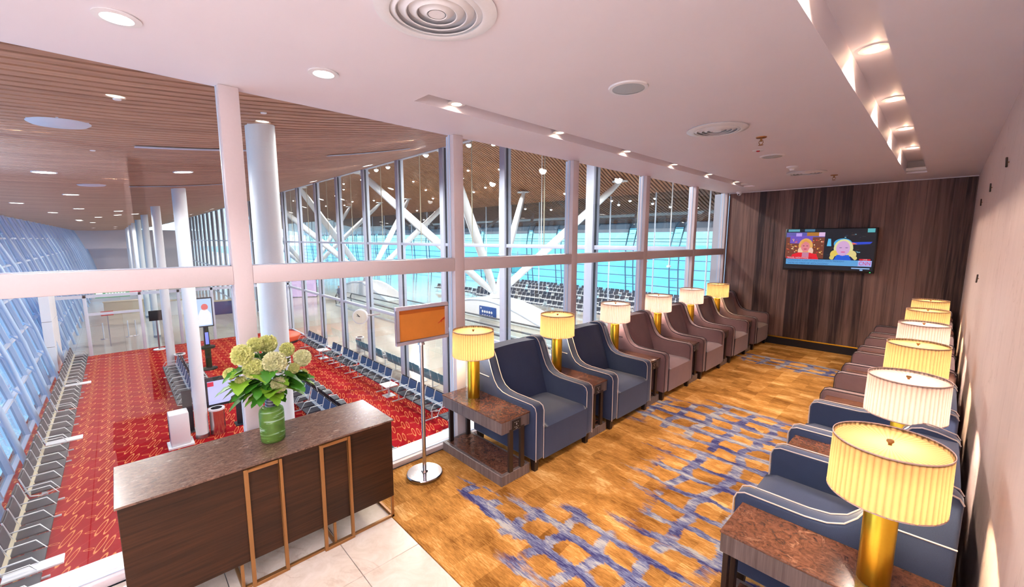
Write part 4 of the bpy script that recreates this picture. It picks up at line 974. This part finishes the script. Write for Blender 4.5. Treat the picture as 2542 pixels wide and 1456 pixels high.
for i in range(420):
    xq = XW-.5-PS*i; vs = []; w_ = .165
    for yv, z_ in zip(yts, zts): vs += [(xq-w_/2, yv, z_+.08), (xq-w_/2, yv, z_), (xq+w_/2, yv, z_), (xq+w_/2, yv, z_+.08)]
    q.add(vs, [(4*k+j, 4*k+j+1, 4*k+5+j, 4*k+4+j) for k in range(N2) for j in range(3)])
tag(q.build('terminal_slats', M['slat'], ct, recalc=False), kind='stuff')
# clerestory partition
cp = sroot('window_5'); YP = 31.6
for i in range(26):
    xq = -8-4.2*i; MB().cyl((xq, YP, F), (xq, YP, 5.8), .06, n=10).build('mullion', M['frame_out'], cp)
    MB().add([(xq, YP, 2.9), (xq-4.2, YP, 2.9), (xq-4.2, YP, 5.9), (xq, YP, 5.9)], [(0, 1, 2, 3)]).build('pane', M['glassdk'], cp)
# far facade
ff = sroot('window_6'); YW = 40.0
for i in range(24):
    xq = -9-4.9*i
    q = MB()
    for dx in (0, .9):
        q.tube([(xq+dx, YW-.2-.0, F), (xq+dx, YW-.5, -1.0), (xq+dx+.1, YW-.7, 1.4), (xq+dx+.6, YW-.9, 3.2), (xq+dx+1.0, YW-1.0, 3.7)], .07, 6)
    for z_ in (-3, -2, -1, 0, 1, 1.9, 2.6): q.tube([(xq, YW-.45, z_), (xq+.95, YW-.45, z_+.05)], .03, 4)
    q.build('truss', M['teal'], ff)
    MB().add([(xq, YW, F), (xq-4.9, YW, F), (xq-4.9, YW, 3.2), (xq, YW, 3.2)], [(0, 1, 2, 3)]).build('pane', M['glasscy'], ff)
for z_ in (-3.6, -2.7, -1.8, -.9, 0.0, .9, 1.8, 2.1, 3.1): MB().box(-130, XW-.3, YW-.25, YW+.02, z_-.035, z_+.035).build('transom', M['teal'], ff)
for i in range(24): MB().box(-9-4.9*i-3.6, -9-4.9*i+.4, YW-.6, YW-.5, 2.75, 3.65).build('header_panel', M['frame_out'], ff)
setting('wall_far_header', MB().box(-130, XW-.3, YW, YW+.2, 3.2, 4.6), M['ceil_out'])
# outside
setting('ground', MB().box(-500, 300, 40.6, 560, F-1.3, F-1.2).box(-500, 300, -500, -7, F-1.3, F-1.2), M['apron'])
# humps carrying strut clusters
def hump(cx, cyy_, lb, L=6.6, hh=1.75, z0=F):
    t = thing('bridge_hump', lb, 'bridge', (cx, cyy_, z0)); n_ = 24; pr = [(-L, 0)]
    for k in range(n_+1):
        u = -1+2*k/n_; pr.append((L*u, .1+hh*(math.cos(u*PI/2)**1.15 if abs(u) < 1 else 0)))
    pr.append((L, 0)); MB().prism(pr, -1.1, 1.1, 'y').build('shell', M['white'], t, bevel=.05)
    q = MB(); q.tube([(p_[0], -1.12, p_[1]-.12) for p_ in pr[2:-2]], .035, 5); q.build('edge_trim', M['mull'], t); return t
BX, BY, BZ = -23.7, 21.0, -2.75
h1 = hump(-23.9, 21.0, 'white curved hump with blue sign under the nearer strut cluster', 7.0, 1.45, F+.0)
h2 = hump(-43.5, 19.8, 'white curved hump under the farther strut cluster', 6.5, 1.42, F)
t = thing('poster', 'blue rectangular notice with white circular icons on the hump side', 'sign', (-23.4, 19.86, -3.42))
MB().box(-.95, .95, -.03, .03, -.42, .42).build('panel', plain('blue_poster', (32, 74, 150), .5), t, bevel=.01)
q = MB()
for k in range(5): q.cyl((-.55+k*.26, -.031, .02), (-.55+k*.26, -.034, .02), .10, n=14); q.box(-.62+k*.27, -.46+k*.27, -.034, -.031, -.25, -.21)
q.box(-.8, -.68, -.034, -.031, .2, .32); q.build('icon', M['white'], t)
def cluster(bx, by, bz, lb):
    t = thing('strut_cluster', lb, 'steel struts', (bx, by, bz))
    MB().lathe([(0, -.14), (.55, -.14), (.5, .1), (.28, .5), (.2, .8), (0, .8)], n=24).build('base_node', M['column'], t)
    for (dx, dy) in ((-5.3, 8.3), (5.4, 8.3), (-5.1, -8.1), (5.3, -8.1)):
        zt_ = zt(by+dy)-.05 - bz; e = Vector((dx, dy, zt_))
        s_ = MB().tube([e*.03, e*.12, e*.5, e*.92, e], [.16, .27, .31, .24, .14], 14).build('strut', M['column'], t)
        MB().cyl(e-Vector((0, 0, .0)), e+Vector((0, 0, .07)), .62, n=28).build('end_plate', M['column'], s_)
cluster(BX, BY, -2.3, 'white tapering strut cluster rising from the nearer hump')
cluster(-43.5, 19.8, -2.4, 'white tapering strut cluster rising from the farther hump')
cluster(-62, 19.8, -2.4, 'white tapering strut cluster, third and farthest away')
# handrails / walkway by the humps
for i, yy in enumerate((14.2, 15.6, 17.2)):
    t = thing('walkway_rail', 'long dark handrail of the moving walkway, %s from the concourse glass' % ['nearest', 'second', 'third'][i], 'handrail', (-24, yy, F), 0, 'moving walkway handrails')
    MB().tube([(-14, 0, .1), (-14.2, 0, .7), (-13.9, 0, 1.0), (14, 0, 1.0)], .05, 6).build('handrail', M['mull_dk'], t)
    MB().box(-14, 14, -.02, .02, .12, .95).build('balustrade', M['glass2'], t); MB().box(-14, 14, -.08, .08, 0, .12).build('skirt', M['alu'], t)
# far seating
fb = bench('bench', 5, 'x', 'far seats', M['seatblk'], M['seatblk'])
fi = 0
for ry, x_a, nb in ((26.2, -15.5, 6), (28.5, -15, 7), (30.3, -15, 7), (33.2, -15, 8), (35.6, -14, 8), (37.6, -14, 9)):
    for k in range(nb):
        put(fb, (x_a-3.2*k, ry, F), 0, 'dark bench in far waiting area, row %s from hall centre, %s from right' % (['one', 'two', 'three', 'four', 'five', 'six'][[26.2, 28.5, 30.3, 33.2, 35.6, 37.6].index(ry)], ORD[k]), 'dark benches in the far waiting area'); fi += 1
for i in range(3): put(fb, (-33-3.3*i, 27, F), .1, 'dark bench in the left part of hall, %s from its right' % ORD[i], 'dark benches left in the hall')
# screens in the hall
for (sx_, sy_, sz_, w_, h_, c_, lb) in ((-30.5, 30.0, -.9, 1.4, 1.0, (60, 200, 226), 'small cyan screen hanging by the nearer strut cluster'), (-46, 13.6, -3.0, 3.2, 2.0, (236, 200, 244), 'large pink and white lit advertising wall'), (-47, 12.0, -1.2, 2.6, .8, (30, 30, 70), 'dark sign box hanging above the lit advertising wall'), (-50, 24, -1.5, 3.0, 1.6, (90, 200, 110), 'green lit panel at far side of the hall')):
    t = thing('display_screen', lb, 'screen', (sx_, sy_, sz_), -.5); MB().box(-.05, .05, -w_/2, w_/2, -h_/2, h_/2).build('housing', M['black'], t, bevel=.01); MB().box(.05, .055, -w_/2+.06, w_/2-.06, -h_/2+.06, h_/2-.06).build('screen', emis('panel_glow', c_, .95), t); MB().cyl((0, 0, h_/2), (0, 0, h_/2+ (1.2 if sz_ > -2 else .1)), .04, n=8).build('post', M['steel'], t)
# clock
t = thing('clock', 'round double-sided clock on an arm at the concourse glass', 'clock', (-17.55, 7.6, -1.36))
MB().cyl((0, -.02, 0), (0, -.16, 0), .33, n=36).build('case', M['white'], t, bevel=.008).rotation_euler.z = .85; MB().cyl((0, -.161, 0), (0, -.164, 0), .29, n=32).build('dial', plain('cream_dial', (236, 230, 210), .4), t).rotation_euler.z = .85
MB().tube([(.0, -.17, 0), (-.12, -.17, .12)], .012, 4).tube([(0, -.17, 0), (-.14, -.17, .05)], .010, 4).build('hands', M['black'], t).rotation_euler.z = .85; MB().tube([(.22, .16, .05), (.45, .3, .08), (.55, .62, .1)], .04, 6).build('arm_bracket', M['alu'], t)
# person walking in the hall
def person(loc, rz):
    t = thing('person', 'person in dark clothes standing on the hall floor beyond the glass', 'person', loc, rz)
    me = bpy.data.meshes.new('body')
    J = {'pel': (0, 0, .95), 'che': (0, 0, 1.28), 'nek': (0, .01, 1.45), 'hed': (0, .02, 1.56), 'top': (0, .02, 1.68), 'lh': (.09, 0, .90), 'lk': (.10, .03, .50), 'la': (.11, -.05, .09), 'lt': (.12, .10, .05), 'rh': (-.09, 0, .90), 'rk': (-.10, -.02, .50), 'ra': (-.11, -.12, .09), 'rt': (-.12, .03, .05), 'ls': (.19, 0, 1.38), 'le': (.24, .0, 1.12), 'lw': (.24, .12, .90), 'rs': (-.19, 0, 1.38), 're': (-.24, -.02, 1.12), 'rw': (-.23, .10, .92), 'lf': (.24, .17, .82), 'rf': (-.23, .16, .84)}
    rad = {'pel': .15, 'che': .15, 'nek': .055, 'hed': .085, 'top': .07, 'lh': .10, 'lk': .065, 'la': .045, 'lt': .04, 'rh': .10, 'rk': .065, 'ra': .045, 'rt': .04, 'ls': .065, 'le': .045, 'lw': .03, 'rs': .065, 're': .045, 'rw': .03, 'lf': .028, 'rf': .028}
    ks = list(J); E = [('pel', 'che'), ('che', 'nek'), ('nek', 'hed'), ('hed', 'top'), ('pel', 'lh'), ('lh', 'lk'), ('lk', 'la'), ('la', 'lt'), ('pel', 'rh'), ('rh', 'rk'), ('rk', 'ra'), ('ra', 'rt'), ('che', 'ls'), ('ls', 'le'), ('le', 'lw'), ('lw', 'lf'), ('che', 'rs'), ('rs', 're'), ('re', 'rw'), ('rw', 'rf')]
    me.from_pydata([J[k] for k in ks], [(ks.index(a), ks.index(b_)) for a, b_ in E], [])
    m_, b_ = newmat('skin_and_dark_clothes'); p, x, y, z = coords('object')
    X.nt.links.new(mixc(ss(z, 1.45, 1.47), mixc(ss(z, .92, .93), rgb(28, 34, 52), rgb(44, 60, 92)), mixc(ss(z, 1.62, 1.63), rgb(168, 120, 96), rgb(24, 18, 16))), b_.inputs['Base Color']); me.materials.append(m_)
    o = bpy.data.objects.new('body', me); COL.objects.link(o); o.parent = t
    md = o.modifiers.new('skin', 'SKIN')
    for i, k in enumerate(ks): me.skin_vertices[0].data[i].radius = (rad[k], rad[k]*.8)
    me.skin_vertices[0].data[0].use_root = True
    md2 = o.modifiers.new('sub', 'SUBSURF'); md2.levels = 1; md2.render_levels = 2
person((-39.2, 14.96, F), 2.2)
# hall spotlights on hanging rods
k_ = 0
SPL = [(1164, 360, 9), (1225, 357, 9), (1162, 423, 9), (1240, 420, 9), (1176, 476, 8), (1205, 385+80, 8), (1304, 518, 7), (1368, 520, 7), (1365, 548, 6), (1296, 546, 6), (1388, 561, 6), (1402, 480, 8), (1536, 508, 7), (1564, 498, 7), (1518, 498, 8), (1626, 492, 8), (1620, 505, 7), (1664, 513, 7), (1738, 525, 6), (1784, 534, 6), (1496, 557, 6), (1508, 562, 6), (1057, 385, 9), (1026, 450, 8), (1075, 492, 8), (963, 415, 9), (934, 422, 8), (897, 446, 8), (853, 456, 8), (853, 470, 7), (928, 497, 7), (855, 509, 7), (809, 511, 6), (875, 500, 7), (1035, 522, 7), (1052, 545, 6), (833, 486, 7), (728, 498, 6), (752, 484, 7), (690, 485, 7), (770, 512, 6), (905, 525, 6), (1000, 490, 7), (1057, 471, 8)]
def pixray(px, py):
    f_ = 1026.8; return fw + r2*((px-1271)/f_) - u2*((py-728)/f_)
for i, (px, py, zz_) in enumerate(SPL):
    d_ = pixray(px, py); o_ = Vector((0, 0, 2.0)); p_ = None
    tt = 9.5/d_.y if d_.y > 0 else 60
    for s_ in range(1200):
        q_ = o_ + d_*(tt + s_*.05)
        if q_.y > 38 or q_.z > zt(q_.y)-.35: p_ = q_; break
    if p_ is None or p_.z < 4.4: continue
    if p_.x < -118: continue
    if p_.x < -110: continue
    zc_ = zt(min(40, p_.y))
    t = thing('hall_spotlight', 'bright spotlight under the hall ceiling seen between the glass wall mullions', 'spotlight', p_, 0, 'bright spotlights under the hall ceiling')
    if i == 0:
        MB().lathe([(.001, -.09), (.06, -.075), (.10, -.03), (.11, .02)], n=14).build('lens', M['spotb'], t); MB().lathe([(.115, .02), (.125, .0), (.12, .06), (.02, .07), (.012, .36)], n=14).build('lamp_can', M['white'], t); spot0 = t
    else:
        for ch in spot0.children: c = ch.copy(); COL.objects.link(c); c.parent = t
for (xa, ya, za) in ((-12, 14, 6), (-24, 14, 6), (-14, 24, 6.5), (-28, 25, 6.5), (-40, 15, 6), (-44, 26, 6), (-16, 34, 3.5), (-32, 34, 3.5), (-60, 20, 7), (-85, 20, 7)):
    light('hall_fill', 'SPOT', (xa, ya, za), K['term']*2, (1, .97, .93), .3, (0, 0, 0), 170, .3)  # spots without fixtures, added to light the hall
# hanging rods
for i, (xa, ya) in enumerate(((-20, 22), (-14, 26), (-30, 27), (-10.5, 22))):
    t = thing('hanging_rod', 'thin pale rod hanging from the hall ceiling, %s from the right' % ['third', 'second', 'fourth', 'first'][i], 'rod', (xa, ya, 0), 0, 'rods hanging in the hall')
    MB().cyl((0, 0, zt(ya)), (0, 0, .6), .03, n=6).build('rod', M['white'], t); MB().lathe([(0, .5), (.12, .5), (.12, .6), (0, .62)], n=12).build('weight', M['white'], t)
# give single-mesh holders their look-up data
bpy.context.view_layer.update()
